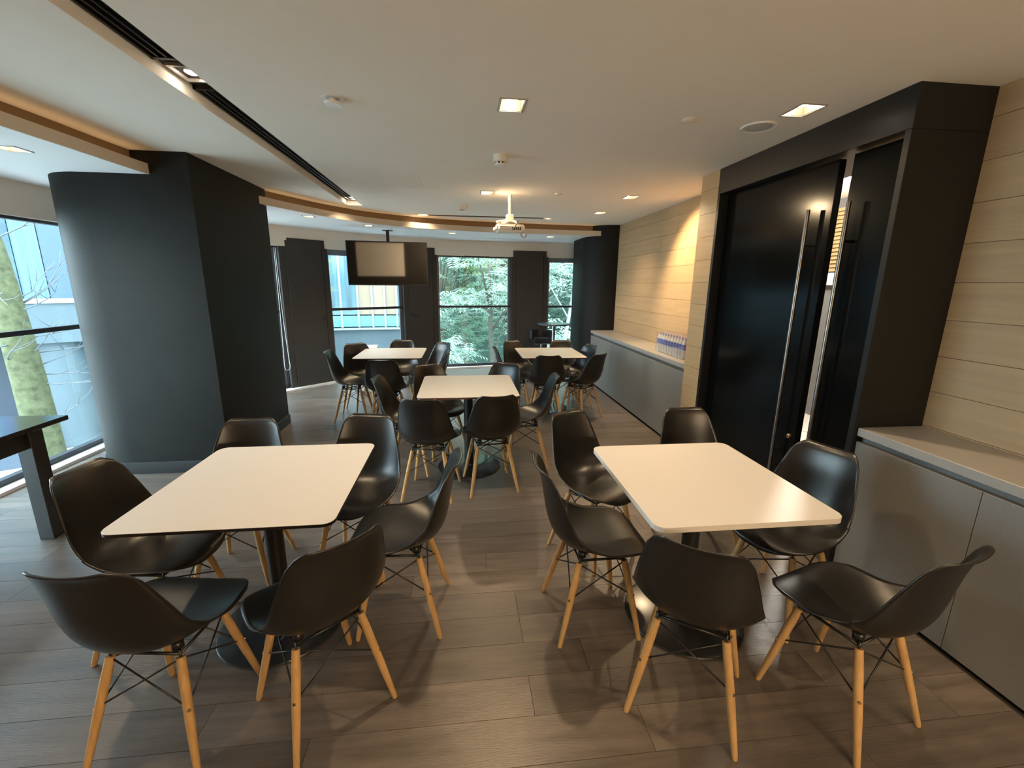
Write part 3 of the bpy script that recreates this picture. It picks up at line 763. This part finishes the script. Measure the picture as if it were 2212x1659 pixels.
square_table(0.045, 3.695, 0.80, 0.83, 0.016, 'table_edge_brown', 'white square table in the middle below the smoke detector')
square_table(-0.87, 5.54, 0.79, 0.84, 0.016, 'table_edge_black', 'white square table nearest the hanging television')
square_table(1.105, 5.48, 0.79, 0.84, 0.016, 'table_edge_brown', 'white square table nearest round bar table and far counter')

# chairs -----------------------------------------------------------
def make_chair():
    e = empty('shell_chair')
    prof = catmull([(0.245, 0.405), (0.232, 0.428), (0.195, 0.441), (0.12, 0.441), (0.03, 0.430), (-0.05, 0.424), (-0.112, 0.430), (-0.163, 0.456),
                    (-0.199, 0.506), (-0.218, 0.573), (-0.230, 0.645), (-0.242, 0.712), (-0.256, 0.770), (-0.269, 0.803), (-0.286, 0.815)], 4)
    cum = [0.0]
    for a, b in zip(prof, prof[1:]): cum.append(cum[-1] + (b - a).length)
    T = cum[-1]
    def at(s):
        s = max(0, min(T, s))
        for i in range(len(cum) - 1):
            if cum[i + 1] >= s:
                t = (s - cum[i]) / (cum[i + 1] - cum[i]); p = prof[i].lerp(prof[i + 1], t); d = (prof[i + 1] - prof[i]).normalized(); return p, d
        return prof[-1], (prof[-1] - prof[-2]).normalized()
    def lerp_tab(tab, u):
        n_ = len(tab)
        for i in range(n_ - 1):
            (a, va), (b, vb) = tab[i], tab[i + 1]
            if u <= b:
                t = (u - a) / (b - a); p = tab[max(i - 1, 0)]; q_ = tab[min(i + 2, n_ - 1)]
                m0 = (vb - p[1]) / (b - p[0]) * (b - a); m1 = (q_[1] - va) / (q_[0] - a) * (b - a)
                return (2 * t ** 3 - 3 * t * t + 1) * va + (t ** 3 - 2 * t * t + t) * m0 + (-2 * t ** 3 + 3 * t * t) * vb + (t ** 3 - t * t) * m1
        return tab[-1][1]
    HW = [(0, 0.176), (0.14, 0.214), (0.30, 0.229), (0.46, 0.229), (0.60, 0.220), (0.74, 0.200), (0.88, 0.170), (1, 0.143)]
    CV = [(0, 0.000), (0.12, 0.016), (0.28, 0.036), (0.42, 0.080), (0.54, 0.094), (0.70, 0.070), (0.86, 0.042), (1, 0.022)]
    NU, NV = 36, 26
    bm = bmesh.new(); grid = []
    for i in range(NU + 1):
        u = i / NU; rowv = []
        for j in range(NV + 1):
            v = -1 + 2 * j / NV; av = abs(v)
            q = max(0.0, (av - 0.12) / 0.88); q1 = max(0.0, (av - 0.55) / 0.45)
            s0 = 0.125 * (1 - math.sqrt(max(0.0, 1 - q ** 2.0))); s1 = T - 0.062 * (1 - math.sqrt(max(0.0, 1 - q1 ** 2.2))) - 0.012 * av ** 2
            s = s0 + (s1 - s0) * u
            p, d = at(s); uu = s / T
            hw = lerp_tab(HW, uu); c = lerp_tab(CV, uu)
            nrm = Vector((d.y, -d.x))       # pointing up / forward
            if nrm.y < 0 and uu < 0.4: nrm = -nrm
            if uu >= 0.4 and nrm.x < 0: nrm = -nrm
            pz = p + nrm * c * av ** 2.3
            xw = hw * v * (1 - 0.04 * av ** 6 * (c / 0.09))
            rowv.append(bm.verts.new((xw, pz.x, pz.y)))
        grid.append(rowv)
    for i in range(NU):
        for j in range(NV): bm.faces.new((grid[i][j], grid[i][j + 1], grid[i + 1][j + 1], grid[i + 1][j]))
    bmesh.ops.recalc_face_normals(bm, faces=bm.faces[:])
    o = mesh_obj('seat_shell', bm, 'shell_black', e, True)
    md = o.modifiers.new('s', 'SOLIDIFY'); md.thickness = 0.006; md.offset = 0
    bake(o)
    me = o.data; me.polygons.foreach_set('use_smooth', [True] * len(me.polygons))
    FT = {(-1, 1): (-0.188, 0.188), (1, 1): (0.188, 0.188), (-1, -1): (-0.188, -0.188), (1, -1): (0.188, -0.188)}
    TP = {k: (k[0] * 0.118, 0.118 if k[1] > 0 else -0.092) for k in FT}
    ZT = 0.375
    leg_me = None
    def lp(k, z):
        a, b = TP[k], FT[k]; t = (ZT - z) / ZT
        return Vector((a[0] + (b[0] - a[0]) * t, a[1] + (b[1] - a[1]) * t, z))
    for k in FT:
        bm = bmesh.new(); tube(bm, [lp(k, 0.0), lp(k, 0.01), lp(k, 0.16), lp(k, 0.30), lp(k, ZT)], [0.0085, 0.0105, 0.0145, 0.0155, 0.014], 12)
        lg = mesh_obj('leg', bm, 'dowel_wood', e, True); sharp(lg, 50)
        bm = bmesh.new(); c = lp(k, 0.215); out = Vector((k[0], k[1], 0)).normalized()
        tube(bm, [c + out * 0.008, c + out * 0.0175], 0.0055, 8); mesh_obj('bolt', bm, 'bolt_metal', lg)
    bm = bmesh.new()
    ks = list(FT)
    for k in ks:
        c = lp(k, ZT); tube(bm, [c + Vector((0, 0, -0.03)), c + Vector((0, 0, 0.028))], 0.0045, 6)
    ring = [lp((-1, 1), 0.385), lp((1, 1), 0.385), lp((1, -1), 0.385), lp((-1, -1), 0.385)]
    for a, b in zip(ring, ring[1:] + ring[:1]): tube(bm, [a, b], 0.0055, 6)
    tube(bm, [ring[0], ring[2]], 0.005, 6); tube(bm, [ring[1], ring[3]], 0.005, 6)
    for k in ks:
        c = lp(k, 0.40); lathe(bm, [(0, 0.0), (0.018, 0.0), (0.018, 0.028), (0, 0.028)], c=(c.x * 0.9, c.y * 0.9, 0.397), seg=10)
    mesh_obj('mount_frame', bm, 'wire_black', e, True)
    for a, b in (((-1, 1), (1, 1)), ((1, 1), (1, -1)), ((1, -1), (-1, -1)), ((-1, -1), (-1, 1))):
        bm = bmesh.new(); tube(bm, [lp(a, 0.37), lp(b, 0.215)], 0.0032, 6); tube(bm, [lp(b, 0.37), lp(a, 0.215)], 0.0032, 6)
        mesh_obj('cross_brace', bm, 'wire_black', e, True)
    return e
C0 = make_chair()
TL, TR, TM, TB, TC = ('column-side front table', 'white-edged table by doors', 'middle table', 'table near television', 'table near bar table')
CH = [  # centre x, y, heading (deg), label
    (-1.22, 2.33, -89, 'black shell chair across column-side front table, the one beside the big column'),
    (-0.60, 2.36, -99, 'black shell chair across column-side front table, window side, beside the middle table chairs'),
    (-0.295, 1.93, 176, 'black shell chair turned to the big column at column-side front table, aisle side'),
    (-0.55, 1.475, 130, 'black shell chair twisted diagonally with back to aisle at column-side front table'),
    (-1.055, 1.44, 83, 'black shell chair beside the twisted one, back to the room rear, column-side front table'),
    (-1.37, 1.90, -6, 'black shell chair at column-side front table with back toward the high black table'),
    (0.78, 2.36, -58, 'black shell chair at window-side aisle corner of white-edged table by doors'),
    (1.44, 2.345, -89, 'black shell chair in front of black door leaf, window side of white-edged table'),
    (1.575, 1.785, -160, 'black shell chair between white-edged table and door portal, facing away from doors'),
    (0.60, 1.815, 1, 'black shell chair on aisle side of white-edged table, facing the grey cabinets'),
    (0.865, 1.35, 56, 'black shell chair with back to room rear at white-edged table, aisle corner'),
    (1.44, 1.255, 107, 'black shell chair with its back toward the grey cabinets, off white-edged table corner'),
    (-0.47, 3.69, -6, 'black shell chair on column side of middle table'),
    (-0.215, 4.08, -60, 'black shell chair at window side of middle table, corner toward the television'),
    (0.31, 4.115, -122, 'black shell chair at window side of middle table, corner toward bar table'),
    (0.56, 3.73, 176, 'black shell chair on cabinet side of middle table'),
    (-0.25, 3.215, 80, 'black shell chair backing the aisle at middle table, half toward big column'),
    (0.21, 3.285, 98, 'black shell chair backing the aisle at middle table, half toward the doors'),
    (-1.30, 5.24, 0, 'black shell chair on column side of table near television, side-on'),
    (-1.255, 5.66, -58, 'black shell chair at window corner of table near television, beside black panel'),
    (-0.83, 5.97, -91, 'black shell chair on window side of table near television, below the screen'),
    (-0.43, 5.76, -138, 'black shell chair on aisle side of table near television, window end'),
    (-0.42, 5.26, 186, 'black shell chair on aisle side of table near television, toward middle table'),
    (-0.83, 4.84, 88, 'black shell chair backing the middle table at table near television'),
    (0.66, 5.42, -3, 'black shell chair on aisle side of table near bar table, edge-on'),
    (0.81, 5.86, -60, 'black shell chair at window corner of table near bar table, toward widest window'),
    (1.385, 5.855, -95, 'black shell chair on window side of table near bar table, before the bar table'),
    (1.46, 5.55, -163, 'black shell chair on counter side of table near bar table'),
    (1.44, 5.075, 126, 'black shell chair angled with back to grey cabinets at table near bar table'),
    (0.985, 5.04, 86, 'black shell chair backing the middle table at table near bar table'),
]
for i, (x, yy, h, lab) in enumerate(CH):
    o = C0 if i == 0 else copy_tree(C0)
    o.location = (x, yy, 0); o.rotation_euler = (0, 0, math.radians(h - 90))
    tag(o, lab, 'chair', 'black shell chairs around the white tables')

# high black table -------------------------------------------------
e = empty('bench_table', (-2.93, 2.0, 0), 0, 'glossy black table on slab legs beside the window', 'table')
def tb(name, x0, x1, y0, y1, z0, z1, m='high_table', r=0.003):
    return rbox(name, x0 + 2.93, x1 + 2.93, y0 - 2.0, y1 - 2.0, z0, z1, m, e, r)
tb('tabletop', -3.30, -2.55, 0.95, 3.03, 0.71, 0.74)
tb('apron', -2.66, -2.60, 1.03, 2.80, 0.60, 0.709, 'powder_black'); tb('apron', -3.26, -3.20, 1.03, 2.80, 0.60, 0.709, 'powder_black')
for x in (-2.66, -3.26):
    for yy in (1.0, 2.78): tb('leg', x, x + 0.085, yy, yy + 0.09, 0.0, 0.709, 'powder_black')

# bar table and stool ---------------------------------------------
e = empty('bar_table', (1.64, 7.78, 0), 0, 'round dark bar table on chrome pole before the window', 'bar table')
bm = bmesh.new(); lathe(bm, [(0, 0.885), (0.29, 0.885), (0.30, 0.892), (0.30, 0.905), (0.295, 0.91), (0, 0.91)], seg=48); sharp(mesh_obj('tabletop', bm, 'bar_top', e), 30)
bm = bmesh.new(); tube(bm, [(0, 0, 0.02), (0, 0, 0.885)], 0.03, 20); sharp(mesh_obj('pole', bm, 'chrome', e), 40)
bm = bmesh.new(); lathe(bm, [(0, 0), (0.21, 0), (0.21, 0.008), (0.05, 0.02), (0.032, 0.03), (0, 0.03)], seg=36); sharp(mesh_obj('base_disc', bm, 'chrome', e), 30)
e = empty('bar_stool', (1.475, 8.06, 0), math.radians(5), 'low-backed black leather bar stool with chrome base by bar table', 'stool')
bm = bmesh.new(); box(bm, -0.19, 0.19, -0.19, 0.18, 0.53, 0.62); bmesh.ops.bevel(bm, geom=bm.edges[:], offset=0.04, segments=4, affect='EDGES'); sharp(mesh_obj('seat', bm, 'leather_black', e), 60)
bm = bmesh.new()
pth = [Vector((0.20 * math.cos(a), 0.04 + 0.17 * math.sin(a))) for a in [math.radians(-25 + 230 * k / 20) for k in range(21)]]
ribbon(bm, pth, -0.012, 0.022, 0.60, 0.755); bmesh.ops.bevel(bm, geom=[x for x in bm.edges if x.calc_face_angle(0) > 0.8], offset=0.008, segments=2, affect='EDGES')
sharp(mesh_obj('backrest', bm, 'leather_black', e), 50)
bm = bmesh.new(); box(bm, -0.17, 0.17, -0.17, 0.17, 0.515, 0.53); mesh_obj('seat_plate', bm, 'chrome', e)
bm = bmesh.new(); tube(bm, [(0, 0, 0.02), (0, 0, 0.35)], 0.028, 16); tube(bm, [(0, 0, 0.33), (0, 0, 0.52)], 0.018, 16); sharp(mesh_obj('gas_column', bm, 'chrome', e), 40)
bm = bmesh.new(); tube(bm, [(0.0, -0.02, 0.25), (-0.12, -0.03, 0.25), (-0.14, -0.18, 0.25), (0.0, -0.22, 0.25), (0.14, -0.18, 0.25), (0.12, -0.03, 0.25), (0.0, -0.02, 0.25)], 0.010, 8); mesh_obj('footrest', bm, 'chrome', e, True)
bm = bmesh.new(); lathe(bm, [(0, 0), (0.2, 0), (0.2, 0.008), (0.05, 0.02), (0.03, 0.03), (0, 0.03)], seg=36); sharp(mesh_obj('base_disc', bm, 'chrome', e), 30)

# small white box by the window
e = empty('side_box', (-1.395, 6.72, 0), math.radians(8), 'pale low box standing under the television by the window', 'box cabinet')
rbox('box_body', -0.125, 0.125, -0.17, 0.17, 0.0, 0.645, 'box_white', e, 0.004)
rbox('box_top', -0.13, 0.13, -0.18, 0.18, 0.645, 0.66, 'table_white', e, 0.002)

# bottled water pack ----------------------------------------------
e = empty('water_bottle_pack', (2.315, 4.50, 0.8602), 0, 'shrink-wrapped pack of small water bottles on far counter', 'bottle pack')
BR = 0.0315
bp = None
for i in range(10):
    for j in range(3):
        c = (-0.064 + j * 0.064, -0.30 + i * 0.064, 0)
        if bp is None:
            bm = bmesh.new(); lathe(bm, [(0, 0.0), (0.026, 0.0), (0.030, 0.006), (0.0305, 0.03), (0.029, 0.045), (0.0305, 0.06), (0.029, 0.075), (0.0305, 0.09), (0.0305, 0.15), (0.026, 0.175), (0.013, 0.198), (0.0125, 0.206), (0, 0.206)], seg=14)
            b = sharp(mesh_obj('bottle', bm, 'bottle_plastic', e), 60)
            bm = bmesh.new(); lathe(bm, [(0.0311, 0.095), (0.0311, 0.152)], seg=14); l = mesh_obj('bottle_label', bm, 'bottle_label', b, True)
            bm = bmesh.new(); lathe(bm, [(0.0, 0.222), (0.0145, 0.222), (0.015, 0.220), (0.015, 0.205), (0.0, 0.205)], seg=12); k_ = sharp(mesh_obj('bottle_cap', bm, 'bottle_cap', b))
            bp = b
        else:
            b = copy_tree(bp, e)
        b.location = c
bm = bmesh.new(); box(bm, -0.0985, 0.0985, -0.3345, 0.3105, 0.002, 0.226)
wr = mesh_obj('shrink_wrap', bm, 'film_clear', e)

# ------------------------------------------------------------------ outside
ZG = -3.0
bm = bmesh.new(); box(bm, -60, 40, -30, 70, ZG - 0.2, ZG)
struct(mesh_obj('ground', bm, 'street'), 'grey paved street below the windows')
bm = bmesh.new(); box(bm, -30, 8, 9.5, 9.9, 0, 0.16); o = mesh_obj('kerb', bm, 'kerb'); o.location = (-6, 3.5, ZG); o.rotation_euler = (0, 0, math.radians(35)); struct(o, 'pale kerb line along the street')

# curved glass building across the street
bld = empty('office_building', (-6.5, 20, ZG), 0, 'curved glass office building with grey podium across the street', 'building')
def bpart(name, bm, m, parent=None):
    o = mesh_obj(name, bm, m, parent or bld)
    if parent is None:
        pass
    o.data.transform(Matrix.Translation((6.5, -20, -ZG))); return o
BP = catmull([(-24, 12.5), (-17.5, 15.0), (-11.5, 19.2), (-8.5, 21.2), (-5.5, 22.2), (-3.4, 22.5), (-1.7, 22.6)], 10)
bm = bmesh.new(); ribbon(bm, BP, 0.0, 1.0, ZG, -0.62); bpart('podium_wall', bm, 'bld_wall')
bm = bmesh.new(); ribbon(bm, BP, -0.16, 0.05, -0.68, -0.60); bpart('parapet_trim', bm, 'bld_white')
bm = bmesh.new(); ribbon(bm, BP, 0.55, 0.7, -0.62, 14); bpart('backing', bm, 'bld_dark')
nb = normals2(BP)
tot = 0; segs = []
step = 3
for i in range(0, len(BP) - step, step):
    a, b = BP[i], BP[i + step]; n0 = nb[i]; n1 = nb[i + step]
    aa = a + n0 * 0.35; bb = b + n1 * 0.35; d = (bb - aa).normalized(); Ln = (bb - aa).length
    for lev, (z0, z1, kind) in enumerate(((-0.60, 0.0, 'low'), (0.0, 3.4, 'mid'), (3.4, 3.9, 'band'), (3.9, 8.0, 'up'), (8.0, 8.5, 'band'), (8.5, 13, 'up'))):
        r = random.random()
        m = {'low': 'bld_glass_teal', 'band': 'bld_wall', 'up': 'bld_glass'}.get(kind) or ('bld_glass_lit' if r < 0.45 else 'bld_glass')
        xm = (aa.x + bb.x) / 2
        if kind == 'mid': m = 'bld_glass' if xm < -5.3 else ('bld_glass_lit' if xm < -3.4 else 'bld_glass')
        if kind == 'mid' and -9.5 < xm: r = 0.9 if (xm < -5.0 or xm > -3.4) else 0.1
        if aa.x < -9.5: m = random.choice(['bld_band_a', 'bld_band_b', 'bld_curtain', 'bld_glass'])
        bm = bmesh.new(); obox(bm, (aa + bb) / 2, d, Ln / 2 - 0.05, 0.03, z0 + 0.03, z1 - 0.03); bpart('glass_panel', bm, m)
        if kind == 'mid' and r > 0.55:
            bm = bmesh.new(); obox(bm, (aa + bb) / 2 - Vector((-d.y, d.x)) * 0.05, d, Ln / 2 - 0.28, 0.015, 0.25, 2.9); bpart('curtain', bm, 'bld_curtain')
    bm = bmesh.new(); obox(bm, aa - n0 * 0.04, d, 0.05, 0.09, -0.6, 13); bpart('mullion', bm, 'bld_white')
# street-level portico of the same building, seen through the near window
bm = bmesh.new(); c = Vector((-10.8, 13.0))
lathe(bm, [(0, 0), (0.62, 0), (0.60, 0.3), (0.58, 3.05), (0, 3.05)], c=(c.x, c.y, ZG), seg=28)
por2 = empty('street_portico', (c.x, c.y, ZG), 0, 'grey round street column carrying a deep beam outside near window', 'portico')
o = mesh_obj('round_column', bm, 'bld_wall', por2, True); o.data.transform(Matrix.Translation((-c.x, -c.y, -ZG))); sharp(o, 40)
bm = bmesh.new(); obox(bm, (-11.3, 12.6), (0.80, 0.60), 6.0, 0.7, 0.0, 1.0); o = mesh_obj('beam', bm, 'bld_wall', por2); o.data.transform(Matrix.Translation((-c.x, -c.y, -ZG)))
bm = bmesh.new(); obox(bm, (-11.3, 12.6), (0.80, 0.60), 6.05, 0.75, 1.0, 1.08); o = mesh_obj('beam_cap', bm, 'bld_white', por2); o.data.transform(Matrix.Translation((-c.x, -c.y, -ZG)))
for i in range(24):
    bm = bmesh.new(); t = -5.7 + i * 0.5; cc = Vector((-11.6, 13.2)) + Vector((0.80, 0.60)) * t
    obox(bm, cc, (0.8, 0.6), 0.24, 0.08, 1.08, 11)
    o = mesh_obj('facade_panel', bm, ['bld_band_a', 'bld_band_b', 'bld_curtain', 'bld_band_a', 'bld_glass'][i % 5], por2); o.data.transform(Matrix.Translation((-c.x, -c.y, -ZG)))
bm = bmesh.new(); obox(bm, (-12.4, 14.4), (0.80, 0.60), 7.0, 0.1, ZG, 0.2); o = mesh_obj('shopfront', bm, 'bld_dark', por2); o.data.transform(Matrix.Translation((-c.x, -c.y, -ZG)))
e = empty('plastic_crate', (-11.3, 11.55, ZG), math.radians(30), 'red plastic crate on the street by round column', 'crate')
bm = bmesh.new(); box(bm, -0.45, 0.45, -0.3, 0.3, 0.9, 1.0); box(bm, -0.42, 0.42, -0.27, 0.27, 0.5, 0.9); mesh_obj('crate_body', bm, 'red_plastic', e)
bm = bmesh.new(); box(bm, -0.4, 0.4, -0.25, 0.25, 0.0, 0.5); mesh_obj('crate_stand', bm, 'bld_dark', e)
e = empty('street_stool', (-9.75, 13.1, ZG), 0.3, 'small orange wooden stool on the street by round column', 'stool')
bm = bmesh.new(); box(bm, -0.22, 0.22, -0.22, 0.22, 0.55, 0.62); mesh_obj('seat', bm, 'orange_wood', e)
for sx in (-1, 1):
    for sy in (-1, 1):
        bm = bmesh.new(); box(bm, sx * .19 - .03, sx * .19 + .03, sy * .19 - .03, sy * .19 + .03, 0, 0.55); mesh_obj('leg', bm, 'orange_wood', e)

# trees ------------------------------------------------------------
def leaves(bm, rnd, blobs, n, size, droop=0.35):
    for _ in range(n):
        c, r = rnd.choice(blobs)
        while True:
            v = Vector((rnd.uniform(-1, 1), rnd.uniform(-1, 1), rnd.uniform(-1, 1)))
            if 0.25 < v.length < 1: break
        p = Vector(c) + Vector((v.x * r[0], v.y * r[1], v.z * r[2]))
        a = rnd.uniform(0, 2 * PI); d = Vector((math.cos(a), math.sin(a), rnd.uniform(-0.6, 0.25) - droop * 0.5)).normalized()
        s = d.cross(Vector((0, 0, 1))).normalized(); up = s.cross(d)
        L_ = size * rnd.uniform(0.7, 1.4)
        for k in range(5):                       # a spray of paired leaflets
            t = k / 5
            for sg in (-1, 1):
                o = p + d * (t * L_); q = (d * 0.5 + s * sg).normalized(); l = L_ * 0.42 * (1 - 0.35 * t); w_ = d * l * 0.16
                tip = o + q * l + Vector((0, 0, -l * 0.2)) + up * rnd.uniform(-.02, .02)
                m1 = o + q * l * 0.45 + w_; m2 = o + q * l * 0.45 - w_
                bm.faces.new([bm.verts.new(x) for x in (o, m1, tip, m2)])

def tree(loc, label, h, blobs, n, size, lm, bark, tr=0.16, lean=(0, 0), nbr=6, seed=1):
    rnd = random.Random(seed)
    e = empty('street_tree', (loc[0], loc[1], ZG), 0, label, 'tree', 'trees outside the windows')
    bm = bmesh.new()
    tp = [Vector((lean[0] * t + 0.12 * math.sin(3 * t + seed), lean[1] * t + 0.1 * math.cos(2 * t + seed) - 0.1 * math.cos(seed), h * t)) for t in [k / 8 for k in range(9)]]
    tube(bm, tp, [tr * (1.25 - 0.9 * k / 8) for k in range(9)], 10)
    for b in range(nbr):
        t0 = rnd.uniform(0.35, 0.9); base = tp[int(t0 * 8)]; c, r = blobs[b % len(blobs)] if blobs else ((rnd.uniform(-1.5, 1.5), rnd.uniform(-1.5, 1.5), h * rnd.uniform(.7, 1)), None)
        end = Vector(c); mid = base.lerp(end, 0.5) + Vector((rnd.uniform(-.2, .2), rnd.uniform(-.2, .2), rnd.uniform(0, .3)))
        tube(bm, [base, mid, end], [tr * 0.4, tr * 0.25, tr * 0.08], 6)
    mesh_obj('trunk', bm, bark, e, True)
    if n:
        bm = bmesh.new(); leaves(bm, rnd, blobs, n, size); o = mesh_obj('foliage', bm, lm, e); o['kind'] = 'stuff'
    return e
# centre windows (foliage from below the sill to above the head)
def crown(rnd, cz, spread, k, rr_):
    return [((rnd.uniform(-spread, spread), rnd.uniform(-spread, spread), cz + rnd.uniform(-1, 1) * spread), (rr_ * rnd.uniform(.7, 1.2), rr_ * rnd.uniform(.7, 1.2), rr_ * rnd.uniform(.45, .8))) for _ in range(k)]
R_ = random.Random(3)
tree((0.9, 12.6), 'pale-leaved tree with drooping leaf sprays, close to widest window', 5.2, crown(R_, 4.5, 1.5, 8, 0.85), 650, 0.42, 'leaf_pale', 'bark', 0.10, seed=2)
tree((-0.6, 14.6), 'mid-green bushy tree behind widest window panel side', 6.0, crown(R_, 4.6, 1.9, 9, 1.0), 900, 0.36, 'leaf_mid', 'bark', 0.12, seed=3)
tree((0.2, 17.8), 'yellow-tinged tree standing among the deeper trees', 8.0, crown(R_, 6.2, 1.9, 9, 1.0), 800, 0.42, 'leaf_yellow', 'bark', 0.14, seed=4)
tree((3.1, 14.0), 'slender pale-barked tree outside the bar table window', 7.0, crown(R_, 4.8, 1.6, 8, 0.9), 600, 0.40, 'leaf_pale', 'pale_bark', 0.07, lean=(0.7, 0.2), nbr=4, seed=5)
tree((2.2, 13.4), 'tan-barked tree trunk beside the bar table window', 8.0, crown(R_, 7.0, 1.0, 4, 0.8), 260, 0.40, 'leaf_mid', 'tan_bark', 0.15, nbr=3, seed=6)
tree((2.0, 19.6), 'dark green tree filling the gap behind widest window', 9.5, crown(R_, 5.5, 2.9, 14, 1.5), 1500, 0.5, 'leaf_dark', 'bark', 0.2, seed=7)
tree((5.0, 19.0), 'tall dark green tree behind the bar table window', 9.5, crown(R_, 5.5, 2.9, 14, 1.5), 1500, 0.5, 'leaf_dark', 'bark', 0.2, seed=8)
tree((0.3, 11.6), 'low bushy shrub tree rising under widest window', 2.6, crown(R_, 2.1, 0.9, 6, 0.7), 420, 0.34, 'leaf_pale', 'bark', 0.06, seed=9)
tree((2.6, 11.9), 'low bushy shrub tree rising under bar table window', 2.6, crown(R_, 2.2, 0.9, 6, 0.7), 420, 0.34, 'leaf_pale', 'bark', 0.06, seed=10)
tree((-6.4, 16.5), 'yellow-green street tree seen through the narrow window', 6.5, crown(R_, 4.0, 1.4, 9, 0.9), 700, 0.34, 'leaf_yellow', 'bark', 0.13, seed=11)
# mossy bare tree by the near window
mt = empty('mossy_tree', (-6.84, 7.6, ZG), 0, 'bare mossy tree trunk with thin twigs outside near window', 'tree', 'trees outside the windows')
bm = bmesh.new(); tube(bm, catmull([(0.03, 0.02, 0), (0.02, 0.01, 1.5), (0.0, 0, 3.0), (-0.05, 0, 4.2), (-0.12, 0, 5.2), (-0.35, 0, 6.5), (-0.7, 0.2, 8.5)], 3), [0.245 - 0.007 * k for k in range(19)], 12)
tube(bm, [(-0.3, 0, 4.6), (-0.05, 0.1, 5.6), (0.1, 0.2, 7.2)], [0.14, 0.10, 0.05], 8)
mesh_obj('trunk', bm, 'moss_bark', mt, True)
rn = random.Random(5)
for i in range(16):
    z = rn.uniform(2.2, 5.2); p = Vector((-0.15, 0, z)); a = rn.uniform(-0.9, 0.9); d = Vector((math.cos(a), math.sin(a), rn.uniform(-.1, .5)))
    bm = bmesh.new(); pts = [p]
    for k in range(5): d = (d + Vector((rn.uniform(-.35, .35), rn.uniform(-.35, .35), rn.uniform(-.2, .45)))).normalized(); pts.append(pts[-1] + d * rn.uniform(.18, .34))
    tube(bm, pts, 0.013, 6, True, 0.004)
    for k in range(3):
        q = pts[2 + k % 3]; dd2 = (d + Vector((rn.uniform(-1, 1), rn.uniform(-1, 1), rn.uniform(-.3, .8)))).normalized(); tube(bm, [q, q + dd2 * 0.22, q + dd2 * 0.42 + Vector((0, 0, .05))], 0.006, 5, True, 0.002)
    mesh_obj('twig', bm, 'twig_bark', mt, True)
# planted bank behind the trees
bm = bmesh.new(); ribbon(bm, catmull([(-2.0, 24.5), (1, 24.0), (4, 23.5), (9, 21.5), (14, 17.0), (16, 12.0)], 6), 0.0, 1.0, ZG, 9.0)
struct(mesh_obj('hill', bm, 'hill_green'), 'dark green planted bank rising behind the trees')
